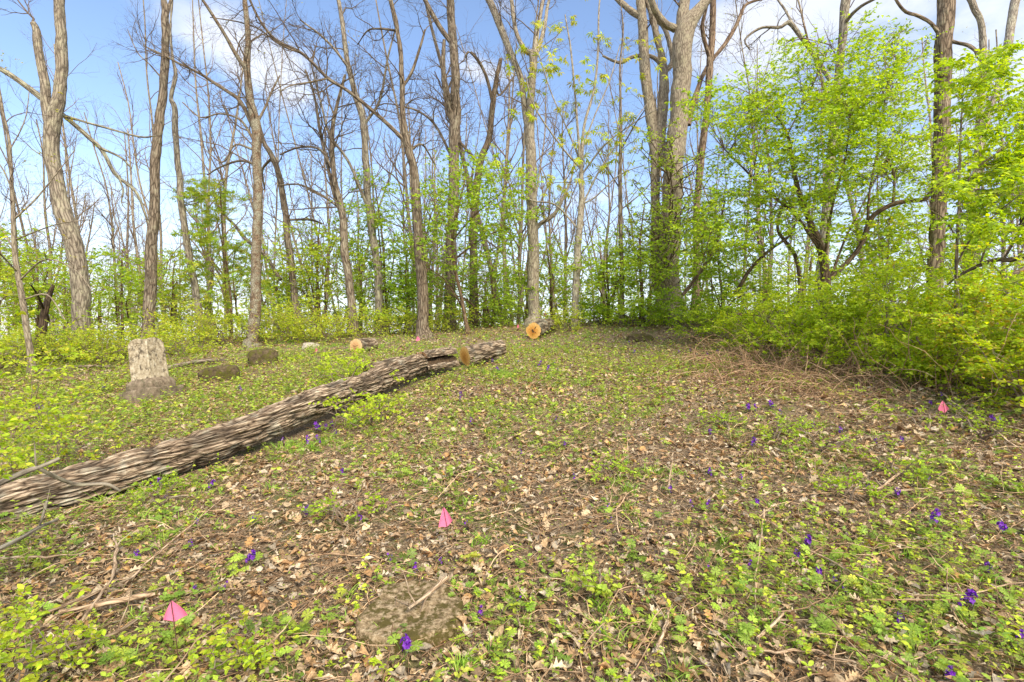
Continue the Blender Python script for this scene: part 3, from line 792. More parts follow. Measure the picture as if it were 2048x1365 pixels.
tree('bare_sapling', 'slender young buckeye with fans of drooping new leaves, right of the pale fork', 14.6,
     [[(1150, 640, 16), (1150, 623, 14), (1155, 513, 14), (1163, 410, 12), (1163, 333, 8), (1168, 256, 6), (1188, 179, 5), (1196, 103, 4), (1199, 5, 3)],
      [(1162, 340, 6), (1155, 250, 5), (1150, 190, 4), (1142, 103, 3.5), (1130, 30, 2.5)],
      [(1163, 340, 4), (1120, 290, 3.5), (1070, 215, 3), (1050, 150, 2)], [(1163, 350, 4), (1210, 290, 3.5), (1270, 245, 2.5), (1320, 215, 1.6)],
      [(1160, 420, 4), (1200, 340, 3.5), (1240, 280, 2.5), (1300, 200, 1.6)], [(1158, 460, 4), (1110, 410, 3.5), (1060, 400, 3), (1010, 360, 2), (970, 320, 1.6)],
      [(1164, 330, 4), (1135, 260, 3), (1100, 180, 2.4), (1075, 100, 1.8)], [(1164, 300, 3.5), (1190, 230, 3), (1220, 160, 2.2), (1240, 90, 1.6)], [(1160, 410, 4), (1190, 395, 3), (1240, 350, 2.4), (1290, 330, 1.6)]], B['bark_pale'], dens=.5, ymax=500, kids1=(.4, 1.0), cap=.010, rough=.003, twup=.06,
     leaf=[dict(e=[(1150, 80, 90, 90), (1200, 220, 90, 80), (1075, 130, 60, 80), (1060, 250, 60, 50), (1130, 330, 120, 60), (1010, 330, 60, 40), (1240, 330, 60, 50), (1290, 110, 40, 60), (1100, 400, 80, 40)], n=125, twn=2, twl=(.15, .35), lper=2, leafL=(.09, .155), tpl=COMPD, aspect=1., cols=G_TUFT + G_YEL[:2], brr=.005, dr=1.2, ldown=.45, flat=.8)])
tree('thin_pole_tree', 'thin dark pole of a tree between the young buckeye and the massive trunk', 14.5,
     [[(1244, 620, 11), (1244, 585, 9), (1242, 461, 8), (1240, 359, 8), (1242, 256, 6), (1241, 200, 5), (1240, 133, 4), (1246, 60, 3), (1240, 0, 2)],
      [(1242, 300, 3), (1270, 250, 2.5), (1290, 220, 2)], [(1241, 380, 3), (1210, 330, 2.5), (1190, 290, 2)], [(1242, 420, 3), (1290, 380, 2), (1320, 340, 2)]], B['bark_brown'], dens=1.1, ymax=440, kids1=(.5, 1.2), cap=.012, rough=.003)
tree('massive_tree', 'massive pale oak with three thick stems, the biggest trunk in the wood', 16,
     [[(1333, 620, 64), (1335, 575, 48), (1338, 500, 44), (1343, 420, 41), (1349, 340, 40), (1355, 250, 38), (1359, 205, 37), (1365, 120, 38), (1371, 60, 40), (1395, 25, 26), (1420, -8, 20)],
      [(1365, 62, 26), (1366, 30, 24), (1372, -10, 22)],
      [(1325, 600, 22), (1311, 540, 20), (1311, 410, 19), (1309, 308, 19), (1301, 220, 22), (1290, 128, 21), (1286, 51, 19), (1280, -10, 17)],
      [(1322, 330, 22), (1322, 240, 22), (1328, 170, 20), (1324, 120, 14), (1312, 70, 12), (1300, 20, 11), (1285, -12, 10)],
      [(1350, 58, 16), (1330, 48, 14), (1312, 25, 13), (1300, -8, 12)],
      [(1283, 35, 14), (1262, 22, 12), (1230, -8, 11)],
      [(1326, 132, 9), (1300, 112, 8), (1262, 115, 7), (1240, 126, 6), (1205, 112, 4)],
      [(1330, 145, 12), (1345, 120, 10), (1330, 60, 9), (1310, 40, 8)]], B['bark_pale'], dens=.35, ymax=130, kids1=(.8, 1.8), rough=.02, sides=30, tcol=(.86, .82, .76), dzs=[0, .2, 1.0, .6, -.5, .4, .3, .5],
     leaf=[dict(e=[(1320, 300, 55, 50), (1400, 420, 55, 60), (1290, 440, 40, 70), (1370, 520, 60, 40), (1290, 380, 30, 30), (1440, 330, 50, 40)], n=80, d=13.6, dr=.7, twn=7, lper=9, leafL=(.05, .09), cols=G_BRIGHT)])
tree('limby_tree', 'grey tree with reddish peeling limbs just right of the massive oak', 17.5,
     [[(1390, 620, 20), (1392, 580, 15), (1394, 410, 14), (1404, 308, 14), (1415, 205, 13), (1420, 128, 14), (1425, 51, 13), (1428, -5, 12)],
      [(1376, 250, 10), (1385, 215, 12), (1404, 154, 9), (1425, 120, 8), (1451, 87, 9), (1470, 55, 8), (1481, 31, 8), (1495, 8, 6), (1540, -6, 4)],
      [(1420, 120, 9), (1405, 60, 8), (1412, 20, 7), (1418, -8, 6)]], B['bark_brown'], dens=1.5, ymax=230, kids1=(.9, 2.0), cap=.018, tcol=(1.15, 1.02, .95), tleaf=dict(p=.25, per=2, L=(.04, .07), cols=[(.5, .42, .2), (.45, .40, .16), (.42, .44, .12)]))
tree('overhung_tree', 'grey trunk half hidden inside the bright green maple crown', 15,
     [[(1643, 610, 30), (1643, 564, 27), (1646, 513, 23), (1656, 400, 21), (1668, 250, 19), (1681, 113, 17), (1687, 62, 18), (1692, 0, 20)],
      [(1688, 50, 9), (1705, 28, 8), (1727, 10, 7), (1760, -8, 6)],
      [(1660, 160, 11), (1628, 110, 10), (1604, 77, 10), (1579, 46, 10), (1560, 55, 7), (1522, 56, 6), (1490, 80, 4), (1500, 100, 3)],
      [(1585, 48, 6), (1570, 20, 5), (1550, -8, 4)]], B['bark_grey'], dens=.9, ymax=180, kids1=(.8, 2.0), cap=.018)
tree('rough_trunk_tree', 'thick rough-barked trunk rising out of the right thicket', 11,
     [[(1866, 640, 44), (1868, 590, 37), (1871, 533, 34), (1876, 461, 34), (1879, 359, 33), (1884, 231, 34), (1886, 103, 36), (1892, 0, 37)],
      [(1880, 70, 10), (1861, 46, 8), (1835, 32, 8), (1810, 23, 7), (1789, -4, 6)],
      [(1890, 80, 10), (1910, 85, 9), (1938, 92, 9), (1958, 108, 9)]], B['bark_brown'], dens=.5, ymax=120, kids1=(.6, 1.6), cap=.015, rough=.022, tcol=(1.05, 1, .95), sides=28)
tree('leaning_pale_tree', 'pale double-stemmed tree leaning out at the right edge of the picture', 14,
     [[(1935, 600, 26), (1945, 450, 22), (1955, 320, 17), (1958, 246, 15), (1966, 128, 17), (1963, 51, 15), (1950, 20, 15), (1938, -8, 16)],
      [(1950, 330, 16), (1975, 240, 15), (1989, 195, 16), (2010, 128, 18), (2020, 62, 20), (2033, -6, 22)]], B['bark_pale'], dens=.4, ymax=120, kids1=(.6, 1.6), cap=.015)
tree('slender_left_tree', 'slender smooth tree at the far left with many level side branches', 9.8,
     [[(62, 728, 18), (58, 690, 15), (46, 605, 15), (32, 528, 13), (27, 461, 12), (23, 359, 9), (19, 287, 8), (6, 226, 7), (-6, 150, 5)],
      [(28, 500, 5), (-10, 440, 4), (-60, 400, 3)], [(27, 440, 5), (70, 400, 4), (115, 345, 3), (150, 300, 2)], [(35, 545, 5), (-10, 500, 4), (-60, 480, 3)], [(24, 380, 4), (0, 330, 3), (-40, 290, 2)],
      [(40, 560, 5), (90, 520, 4), (150, 540, 3), (190, 590, 2)], [(30, 480, 4), (110, 450, 3), (180, 440, 2)], [(46, 600, 5), (95, 590, 4), (130, 640, 3)], [(20, 300, 3), (50, 240, 2.5), (60, 170, 2)], [(22, 340, 3), (-20, 240, 2.5), (0, 150, 2)]], B['bark_pale'], dens=1.3, ymax=620, kids1=(.4, 1.2), cap=.010, rough=.004, tcol=(.85, .8, .74),
     tleaf=dict(p=.10, per=4, L=(.03, .06), cols=G_TUFT + [(.5, .38, .06)]))
tree('dark_stump_tree', 'black rotten leaning stub beside the slender left tree', 11,
     [[(72, 712, 26), (76, 690, 22), (84, 655, 20), (88, 625, 17), (100, 588, 12), (107, 570, 8)], [(85, 640, 10), (94, 630, 9), (97, 645, 7)], [(88, 620, 6), (75, 590, 5), (62, 570, 4)]], B['bark_dark'], dens=0, tcol=(.55, .5, .45), group='dead wood left where it fell', cat='dead stump', ext=False)

# the green maple with its long curved limb
tree('spreading_maple', 'low spreading maple with a bright green crown and one long snaking limb to the right', 10.6,
     [[(1652, 570, 26), (1650, 545, 20), (1636, 480, 16), (1618, 440, 13), (1600, 395, 11), (1585, 330, 8), (1575, 270, 6), (1545, 220, 4)],
      [(1654, 562, 12), (1680, 540, 10), (1710, 508, 11), (1727, 482, 11), (1743, 436, 12), (1784, 410, 12), (1820, 402, 11), (1851, 398, 11), (1871, 370, 9), (1912, 338, 9), (1958, 310, 8), (1985, 278, 6), (2005, 255, 4)],
      [(1786, 408, 7), (1788, 380, 6), (1788, 350, 6), (1778, 325, 5), (1762, 317, 3)], [(1870, 372, 6), (1872, 350, 5), (1873, 335, 4)],
      [(1599, 620, 10), (1600, 560, 9), (1590, 510, 9), (1572, 485, 8), (1556, 460, 7), (1560, 430, 6), (1568, 405, 5)],
      [(1648, 540, 8), (1655, 470, 6), (1668, 400, 5), (1690, 320, 4), (1700, 240, 3)], [(1640, 500, 8), (1590, 430, 7), (1530, 380, 6), (1480, 330, 4), (1450, 300, 3)],
      [(1735, 450, 7), (1740, 380, 5), (1755, 300, 4), (1770, 200, 3)], [(1575, 270, 4), (1610, 200, 3), (1640, 140, 3), (1660, 90, 2)], [(1470, 590, 9), (1500, 540, 8), (1540, 500, 7), (1580, 470, 5), (1600, 420, 4)],
      [(1365, 590, 8), (1400, 545, 8), (1428, 500, 7), (1440, 450, 5), (1450, 400, 4)], [(1660, 560, 7), (1690, 480, 5), (1720, 420, 4), (1760, 340, 3)]], B['bark_dark'], dens=1.1, ymax=520, kids1=(.5, 1.3), cap=.012, rough=.006, tcol=(1.0, .95, .9), twup=.1, sides=16,
     leaf=[dict(e=[(1530, 190, 100, 60), (1640, 160, 100, 90), (1600, 260, 150, 90), (1740, 180, 110, 110), (1560, 350, 150, 80), (1700, 290, 150, 90), (1830, 250, 80, 90), (1470, 260, 80, 60), (1480, 430, 130, 60), (1640, 400, 140, 60), (1430, 500, 100, 60), (1780, 350, 100, 60), (1560, 470, 120, 50), (1820, 110, 60, 60), (1740, 70, 60, 40), (1420, 210, 50, 40), (1880, 330, 70, 60)], n=450, twn=9, twl=(.3, .85), lper=11, leafL=(.05, .088), cols=G_BRIGHT, dr=1.9, flat=.35, brr=.008)])
tree('box_elder', 'bright leafy young box elder filling the right edge above the thicket', 6.6,
     [[(1910, 700, 12), (1912, 640, 9), (1912, 550, 8), (1915, 470, 7), (1918, 400, 6), (1920, 300, 5), (1925, 200, 3)],
      [(1914, 530, 5), (1940, 480, 5), (1990, 430, 4), (2040, 390, 3)], [(1918, 400, 4), (1950, 340, 3), (2000, 300, 3), (2040, 240, 2)], [(1920, 300, 3), (1960, 240, 3), (1990, 180, 2)], [(1915, 480, 4), (1890, 440, 3), (1860, 420, 2)]], B['bark_brown'], dens=.6, ymax=520, kids1=(.4, 1.), cap=.008, rough=.003, twup=.05, sides=12,
     leaf=[dict(e=[(1980, 190, 55, 45), (2040, 300, 70, 70), (1950, 260, 60, 60), (2000, 380, 60, 55), (1925, 400, 45, 45), (2050, 440, 70, 50), (1960, 450, 60, 40), (1905, 160, 45, 60), (2100, 380, 60, 120), (1990, 110, 60, 40), (2050, 190, 50, 60)], n=140, twn=7, twl=(.15, .42), lper=10, leafL=(.05, .09), aspect=.5, cols=G_BRIGHT + G_YEL[:2], dr=.9, flat=.35, ldown=.4, brr=.006, tpl=DIA)])
tree('crooked_dark_tree', 'dark crooked trunk and low limbs leaning in from the right edge', 7.4,
     [[(2150, 640, 30), (2100, 560, 28), (2058, 480, 26), (2050, 420, 20), (2070, 330, 14), (2100, 250, 9)],
      [(2062, 505, 16), (2030, 520, 14), (1990, 520, 11), (1950, 535, 9), (1912, 556, 6), (1890, 575, 4)], [(2070, 530, 16), (2035, 545, 12), (2008, 560, 8), (1985, 590, 5)], [(2052, 440, 8), (2030, 480, 7), (2010, 515, 6)], [(1960, 530, 5), (1975, 490, 4), (2000, 470, 3)]], B['bark_dark'], dens=.9, ymax=590, kids1=(.4, 1.1), cap=.01, rough=.008,
     leaf=[dict(e=[(2060, 200, 50, 60), (2080, 340, 60, 60), (2030, 590, 60, 40)], n=40, twn=6, lper=8, leafL=(.05, .09), cols=G_BRIGHT, dr=.8)])
# ------------------------------------------------------------------ leafy saplings between the trunks
def sapling(label, px, d, top, ell, n, cols, stems=None, **kw):
    by = None
    if stems is None:
        tx, ty = top
        stems = [[(px, 660, 7), (px + rng.uniform(-5, 5), 600, 5), ((px + tx) / 2 + rng.uniform(-8, 8), (600 + ty) / 2, 4), (tx, ty, 2)]]
        for e in ell[:5]:
            stems.append([(px + rng.uniform(-14, 14), 650, 4), ((px * .5 + e[0] * .5), e[1] * .55 + 610 * .45, 3), (e[0], e[1], 1.6)])
    ell = [(a_, b_, c_ * 1.5, d_ * 1.45) for a_, b_, c_, d_ in ell]
    sp = dict(e=ell, n=int(n * 1.6), cols=cols, dr=1.6, leafL=(.06, .12), twn=6, lper=7, twl=(.3, .8), brr=.006, flat=.4)
    sp.update(kw)
    return tree('leafy_sapling', label, d, stems, M['bark_dark'], dens=.5, ymax=640, kids1=(.5, 1.3), cap=.009, rough=.003, tcol=(1.35, 1.2, 1.05), sides=9, leaf=[sp], group='leafy saplings among the trunks', cat='sapling', ext=False)


sapling('tall green maple sapling with a pale thin stem, in front of the twin-topped tree', 935, 14.2, None, [(940, 350, 70, 40), (900, 400, 70, 50), (985, 400, 70, 60), (940, 470, 90, 60), (1010, 480, 40, 50), (860, 470, 40, 30)], 125, G_BRIGHT + G_MID,
        stems=[[(935, 668, 9), (931, 640, 8), (922, 590, 7), (910, 540, 6), (905, 477, 6), (915, 420, 5), (930, 360, 3)], [(928, 620, 4), (910, 590, 4), (890, 560, 3), (862, 540, 2)], [(906, 480, 4), (950, 430, 3), (1000, 390, 2)], [(908, 520, 4), (960, 480, 3), (1000, 460, 2)], [(906, 470, 4), (880, 430, 3), (860, 400, 2)]])
sapling('yellow-green rounded sapling between the lichened tree and the pale-streaked tree', 640, 16, (640, 440), [(630, 480, 75, 30), (600, 520, 60, 30), (660, 520, 40, 50), (580, 570, 50, 30)], 80, G_YEL + G_BRIGHT)
sapling('bushy green sapling wrapped round the foot of the tall grey tree', 775, 16, (750, 370), [(745, 400, 45, 40), (735, 460, 55, 40), (790, 500, 50, 60), (760, 560, 60, 50), (800, 600, 50, 40)], 110, G_MID + G_BRIGHT)
sapling('open sapling with small nodding leaf tufts, left of the lichened tree', 462, 15.5, (440, 360), [(430, 420, 50, 50), (470, 500, 60, 60), (420, 540, 50, 60), (480, 590, 50, 40)], 55, G_TUFT + G_MID, tpl=COMP, aspect=1., lper=4)
sapling('low leafy sapling left of the headstone tree', 245, 16, (245, 500), [(245, 520, 60, 22), (215, 570, 60, 30), (260, 600, 50, 40)], 55, G_BRIGHT)
sapling('leafy sapling between the slender left tree and the forked tree', 75, 15, (70, 470), [(55, 500, 60, 30), (95, 550, 50, 40), (40, 600, 60, 40), (110, 620, 50, 40)], 70, G_BRIGHT)
sapling('sparse sapling at the far left edge behind the slender tree', -10, 14, (0, 480), [(0, 520, 50, 30), (10, 600, 50, 50)], 32, G_YEL + G_BRIGHT)
sapling('small green sapling right of the slim grey tree', 345, 17, (350, 520), [(345, 560, 50, 40), (330, 620, 50, 40), (385, 600, 40, 40)], 48, G_BRIGHT + G_YEL)
sapling('green sapling right of the lichened tree at shoulder height', 560, 17.5, (556, 560), [(550, 610, 50, 35), (600, 630, 50, 25)], 36, G_BRIGHT)
sapling('leafy sapling directly left of the curved tree', 812, 15.5, (815, 500), [(800, 540, 45, 40), (825, 600, 40, 40)], 42, G_MID)
sapling('dark green sapling between the curved tree and the snag tree', 985, 16.5, (990, 520), [(985, 560, 40, 50), (1020, 600, 40, 40), (950, 590, 50, 40), (880, 590, 40, 40)], 75, G_MID + G_BRIGHT)
sapling('airy sapling right of the pale forked trunk', 1105, 17, (1100, 530), [(1100, 560, 40, 40), (1120, 610, 40, 30), (1095, 500, 30, 30)], 36, G_BRIGHT)
sapling('spreading sapling between the thin pole tree and the young buckeye', 1215, 15.5, (1215, 480), [(1200, 510, 45, 35), (1250, 540, 45, 40), (1190, 570, 40, 40), (1260, 470, 40, 40)], 75, G_BRIGHT)
sapling('leafy sapling at the left side of the massive oak', 1285, 14.5, (1290, 400), [(1285, 560, 45, 30), (1275, 500, 40, 40)], 46, G_BRIGHT)
sapling('green sapling under the maple, right of the massive oak', 1440, 13.5, (1440, 430), [(1420, 560, 50, 35), (1470, 550, 50, 35), (1500, 590, 60, 30), (1400, 470, 40, 40)], 75, G_BRIGHT + G_MID)
sapling('leafy sapling low between the maple and the rough trunk', 1770, 12, (1780, 430), [(1760, 470, 60, 40), (1820, 470, 40, 60), (1730, 520, 60, 30)], 75, G_BRIGHT)
sapling('sapling just right of the rough-barked trunk', 1950, 12, (1940, 470), [(1940, 490, 50, 40), (1920, 530, 40, 30)], 36, G_MID)

for k, (px, d, ty, rx) in enumerate([(30, 19, 560, 60), (130, 20, 540, 60), (290, 19, 560, 60), (200, 22, 590, 70), (420, 20, 560, 60), (520, 19.5, 540, 60), (640, 20, 560, 60), (720, 19, 520, 55), (850, 19.5, 530, 60), (1050, 20, 540, 60), (1150, 19, 560, 55), (1300, 20, 520, 60), (1400, 19, 540, 60), (1530, 18, 540, 60), (1620, 18, 520, 60), (1240, 21, 580, 60), (970, 22, 580, 60), (580, 22, 590, 60), (350, 22, 590, 60)]):
    sapling('thin leafy sapling in the second row behind the crest trunks', px, d, (px + 5, ty - 30), [(px, ty, rx, 35), (px + rng.uniform(-30, 30), ty + 50, rx, 32)], 34, [G_BRIGHT, G_YEL, G_MID][k % 3] + G_BRIGHT)

# ------------------------------------------------------------------ bare trees beyond the crest
far_specs = []
for k in range(150):
    d = rng.uniform(18.5, 48)
    px = rng.uniform(-120, 2180)
    far_specs.append((px, d))
for px, d in [(200, 22), (250, 24), (145, 24), (425, 22), (470, 23), (540, 21), (620, 24), (655, 22), (725, 22), (1015, 20), (1030, 24), (1195, 23), (1285, 24), (1480, 20), (1530, 22), (1575, 21), (1600, 25), (1740, 19), (285, 26), (345, 27), (90, 26), (820, 24), (870, 22)]:
    far_specs.append((px, d))
fl = 'thin bare tree among the distant trunks beyond the crest'
for px, d in far_specs:
    x = (px - CX) / F * d
    gz = float(H(x, d))
    ht = rng.uniform(8, 19) * (1 if d > 24 else .85)
    r0 = rng.uniform(.04, .12) * (.7 + .02 * ht)
    root = empty('bare_tree', (0, 0, 0)); tag(root, fl, 'tree', 'distant bare trees')
    nst = 1 if rng.random() < .6 else 2
    trk, tw = MB(), MB()
    base = np.array([x, d, gz - .3])
    lean = rng.normal(size=3) * .09
    pts = [base]
    v = nrm(np.array([lean[0], lean[1], 1.]))
    for s in range(8):
        v = nrm(v + rng.normal(size=3) * .05 + np.array([0, 0, .06])); pts.append(pts[-1] + v * ht / 8)
    P = spline(np.array(pts), 26); R = r0 * np.linspace(1, .25, 26); R[:2] *= 1.3
    tc_ = np.array([1, .95, .9]) * rng.uniform(.75, 1.15)
    tubes(trk, P, R, 7, tc_)
    trk.build('trunk', M['bark_grey'], root)
    P1, R1 = kids(P[None], R[None], rng.integers(11, 18), .22, .98, (1.3, 3.6), (25, 60), .25, 7, .1, .05, .6, .3, .3)
    tubes(tw, P1, R1, 4, tc_)
    P2, R2 = kids(P1, R1, 5, .25, 1, (.6, 1.5), (25, 60), .12, 5, .12, .014, .6, .4, .4)
    tubes(tw, P2, R2, 3, tc_)
    P3, R3 = kids(P2, R2, 3, .3, 1, (.3, .7), (25, 60), .1, 3, .12, .007, .7, .5, .3)
    tubes(tw, P3, R3, 3, tc_)
    tw.build('crown', M['twig'], root)
    if rng.random() < .22:
        lb = MB(); tp = P3[:, -1]; tp = tp[rng.random(len(tp)) < .5]; m_ = len(tp) * 2
        C = np.repeat(tp, 2, 0); Ls = rng.uniform(.05, .10, m_)
        leaves(lb, DIA, C, rdir(m_, -.5, .5), nrm(np.array([0, 0, 1.]) + rng.normal(size=(m_, 3)) * .5), Ls, Ls * .6, pal(m_, [(.42, .42, .10), (.40, .36, .14)])); lb.build('foliage', M['leaf'], root)


# ------------------------------------------------------------------ bushes
def bush(label, px, d, h, r, n, cols, name='shrub', cat='shrub', group='green shrubs of the thicket', leafL=(.04, .064), asp=.55, x=None, ry=None, tpl=DIA, lper=12, twn=8, stems=7, smat='twig', twl=(.18, .45), low=.12):
    x = (px - CX) / F * d if x is None else x
    gz = float(H(x, d)); ry = ry or r
    if 'thicket' in group: h, n = h * .80, int(n * .55)
    root = empty(name, (0, 0, 0)); tag(root, label, cat, group)
    mbB, mbL = MB(), MB()
    u3 = rdir(n, -.1, 1)
    rad = rng.uniform(.35, 1, n) ** .6 * (.55 + .85 * vnoise(u3 * 2.2 + px * .37 + d, 7))
    sh_ = rng.random(n) < .16; rad = np.where(sh_, rad * 1.35, rad); u3[sh_, 2] = np.abs(u3[sh_, 2]) * .4 + .75
    tg = np.array([x, d, gz + low * h]) + u3 * rad[:, None] * np.array([r, ry, h * (1 - low)])
    gh = H(tg[:, 0], tg[:, 1]); tg[:, 2] = np.maximum(tg[:, 2], gh + .08)
    # a handful of main stems from the foot
    A = np.array([x, d, gz - .03]) + rng.normal(size=(stems, 3)) * np.array([.16 * r, .16 * ry, 0]); A[:, 2] = H(A[:, 0], A[:, 1]) - .03
    B_ = np.array([x, d, gz]) + rdir(stems, .4, 1) * np.array([r, ry, h]) * .75
    P = jitter_lines(A, B_, 9, .10, .02)
    tubes(mbB, P, np.full((stems, 1), (.012 + .004 * h) * (.45 if 'foreground' in group else 1)) * np.linspace(1, .3, 9)[None], 5)
    crown(P[:, 1:].reshape(-1, 3), tg, twn=twn, twl=twl, flat=.5, lper=lper, leafL=leafL, aspect=asp, cols=cols, tpl=tpl, brr=.006, mbB=mbB, mbL=mbL, sag=.16, ldown=.12, up=.14, tiltj=.9, face=(.3, -.75, 1.))
    mbB.build('stems', M[smat], root)
    mbL.build('foliage', M['leaf'], root)
    return root


HON = [(.48, .62, .04), (.38, .54, .035), (.56, .66, .06), (.30, .46, .03), (.52, .57, .05)]
HON2 = HON[:4] + [(.46, .33, .05)]
bush('yellow-green honeysuckle shrub at the right edge, nearest one to the small pink flag', 2070, 5.3, 1.25, .8, 90, HON2)
bush('tall honeysuckle shrub at the far right below the crooked dark limbs', 2010, 6.0, 1.75, 1.0, 170, HON2)
bush('dense honeysuckle shrub in front of the rough-barked trunk', 1860, 6.9, 1.75, 1.05, 180, HON)
bush('tallest honeysuckle shrub of the thicket, its leafy spire reaching up beside the snaking limb', 1745, 7.7, 1.95, .95, 170, HON)
bush('honeysuckle shrub behind the dry brush pile', 1640, 8.6, 1.5, 1.05, 160, HON)
bush('mid-green honeysuckle shrub at the foot of the maple', 1550, 9.8, 1.35, 1.1, 150, HON)
bush('low shrub where the thicket thins out toward the massive oak', 1450, 11.2, 1.15, 1.1, 120, HON + G_MID[:2])
bush('dark green shrub crowding the foot of the massive oak', 1350, 13.6, 1.1, 1.1, 110, G_MID + HON[:2])
bush('spreading shrub left of the massive oak, on the crest', 1270, 14, 1.0, 1.1, 100, HON + G_MID[:2])
bush('low shrub behind the young buckeye stem', 1180, 15.2, .9, 1.0, 80, G_MID + HON[:2])
bush('shrub behind the thicket under the box elder', 1960, 8.6, 2.0, 1.1, 150, HON + G_MID[:1])
bush('back shrub between the rough trunk and the maple', 1790, 10, 1.7, 1.1, 130, HON)
bush('back shrub right behind the maple foot', 1680, 11.5, 1.5, 1.2, 110, HON + G_MID[:1])
bush('last shrub of the thicket, cut off by the right edge of the picture', 2140, 5.6, 1.9, 1.0, 130, HON2)
for lab, px, d, h, r, n, c in [
        ('low yellow-green shrub behind the pale log round', 650, 13.6, .75, 1.0, 95, G_YEL), ('low shrub in front of the leaning brown tree', 575, 13.6, .7, .9, 80, G_YEL), ('low green shrub at the foot of the tall grey tree', 760, 14.6, .7, .8, 70, G_YEL + G_MID[:2]),
        ('low shrub just right of the lichened tree', 530, 14.6, .8, .8, 65, G_BRIGHT), ('low shrub just left of the lichened tree', 450, 13.2, .7, .9, 80, G_YEL), ('bright shrub at the foot of the slim grey tree', 380, 13.8, .7, .8, 65, G_YEL), ('low shrub right of the headstone', 345, 11.6, .5, .7, 55, G_YEL),
        ('leafy shrub left of the headstone', 215, 11, .55, .8, 65, G_YEL), ('leafy shrub at the foot of the forked tree', 140, 11.2, .65, .8, 70, G_YEL), ('shrub around the black rotten stub', 70, 11.4, .6, .8, 60, G_BRIGHT), ('shrub at the left edge under the slender tree', 5, 10, .65, .9, 70, G_YEL),
        ('low shrub left of the curved tree', 808, 14.6, .6, .6, 45, G_YEL), ('low shrub right of the curved tree', 890, 15.3, .65, .8, 60, G_YEL), ('low shrub left of the pale forked trunk', 1010, 16.2, .7, .8, 55, G_MID + G_YEL[:2]), ('small shrub right of the orange log end', 1120, 14.2, .5, .6, 40, G_YEL),
        ('far left shrub behind the forked tree', 220, 15.5, .9, 1.2, 70, G_BRIGHT), ('shrub behind the slim grey tree', 420, 17, 1.0, 1.2, 70, G_BRIGHT), ('shrub behind the pale-streaked tree', 690, 17, 1.0, 1.2, 70, G_MID), ('shrub behind the snag tree', 960, 18.5, .9, 1.2, 60, G_MID)]:
    bush(lab, px, d, h * 1.25, r * 1.3, n, c, group='low shrubs along the crest', leafL=(.035, .07), twn=6, lper=7, twl=(.2, .6))
# near shrubs on the left
NEARC = [(.46, .60, .04), (.36, .52, .03), (.54, .65, .06), (.50, .56, .05), (.29, .46, .03), (.56, .52, .06)]
bush('close leafy honeysuckle at the left edge, hanging in front of the log', 0, 2.35, 1.72, .5, 40, NEARC, x=-2.72, low=.5, group='honeysuckle in the left foreground', leafL=(.024, .045), asp=.52, tpl=OVA, twn=5, lper=9, twl=(.15, .34), stems=6)
bush('taller leafy honeysuckle standing behind the left log end', 0, 4.9, 1.2, .62, 46, NEARC, x=-4.55, low=.25, group='honeysuckle in the left foreground', leafL=(.028, .05), asp=.52, tpl=OVA, twn=5, lper=8, twl=(.15, .34), stems=6)
bush('low honeysuckle in the bottom left corner of the picture', 0, 2.1, .42, .42, 26, NEARC, x=-2.12, group='honeysuckle in the left foreground', leafL=(.02, .038), asp=.52, tpl=OVA, twn=5, lper=7, twl=(.1, .26), stems=6)
bush('small honeysuckle seedling clump just right of the large pink flag', 0, 2.36, .2, .22, 14, NEARC, x=-1.26, group='honeysuckle in the left foreground', leafL=(.02, .034), asp=.52, tpl=OVA, twn=4, lper=7, twl=(.08, .2), stems=5)
bush('yellow-green seedling bush growing at the near face of the log', 0, 6.4, .42, .75, 22, G_YEL[:3] + HON[:2], x=-1.9, group='seedling bushes in the clearing', leafL=(.03, .055), tpl=OVA, twn=5, lper=8, twl=(.1, .3), stems=5)
bush('yellow-green seedling bush behind the log near the pale log round', 0, 8.6, .5, .8, 30, G_YEL[:3] + HON[:2], x=-2.75, group='seedling bushes in the clearing', leafL=(.03, .055), tpl=OVA, twn=5, lper=8, twl=(.1, .3), stems=5)
bush('pale seedling bush with broad leaves in front of the mossy slab, to its right', 0, 2.95, .17, .17, 9, [(.42, .55, .08), (.36, .50, .05), (.48, .52, .08)], x=.50, group='seedling bushes in the clearing', leafL=(.03, .048), asp=.58, tpl=OVA, twn=3, lper=5, twl=(.06, .13), stems=3)
for k, (px, py, h, lab) in enumerate([(330, 1010, .22, 'green seedling clump against the shaded side of the log'), (690, 1050, .2, 'seedling clump left of the middle pink flag'), (1225, 960, .16, 'tufted green seedling in the bare middle of the clearing'), (1560, 880, .25, 'sprawling seedling bush right of the clearing centre'), (1640, 905, .28, 'larger seedling bush below the brush pile'),
                                       (1450, 860, .2, 'seedling bush on the left of the sprawling ones'), (1830, 860, .3, 'leafy seedling bush left of the small pink flag'), (1950, 880, .35, 'leafy seedling bush right of the small pink flag'), (1800, 960, .2, 'low seedling bush among the right hand flowers'), (1700, 1000, .16, 'small seedling in the litter right of centre')]):
    p_ = gp(px, py)
    bush(lab, 0, p_[1], h, h * 1.5, 12, HON[:2] + [(.27, .43, .05), (.35, .50, .055), (.30, .40, .05)], x=p_[0], group='seedling bushes in the clearing', leafL=(.018, .036), tpl=OVA, twn=4, lper=7, twl=(.07, .24), stems=4)

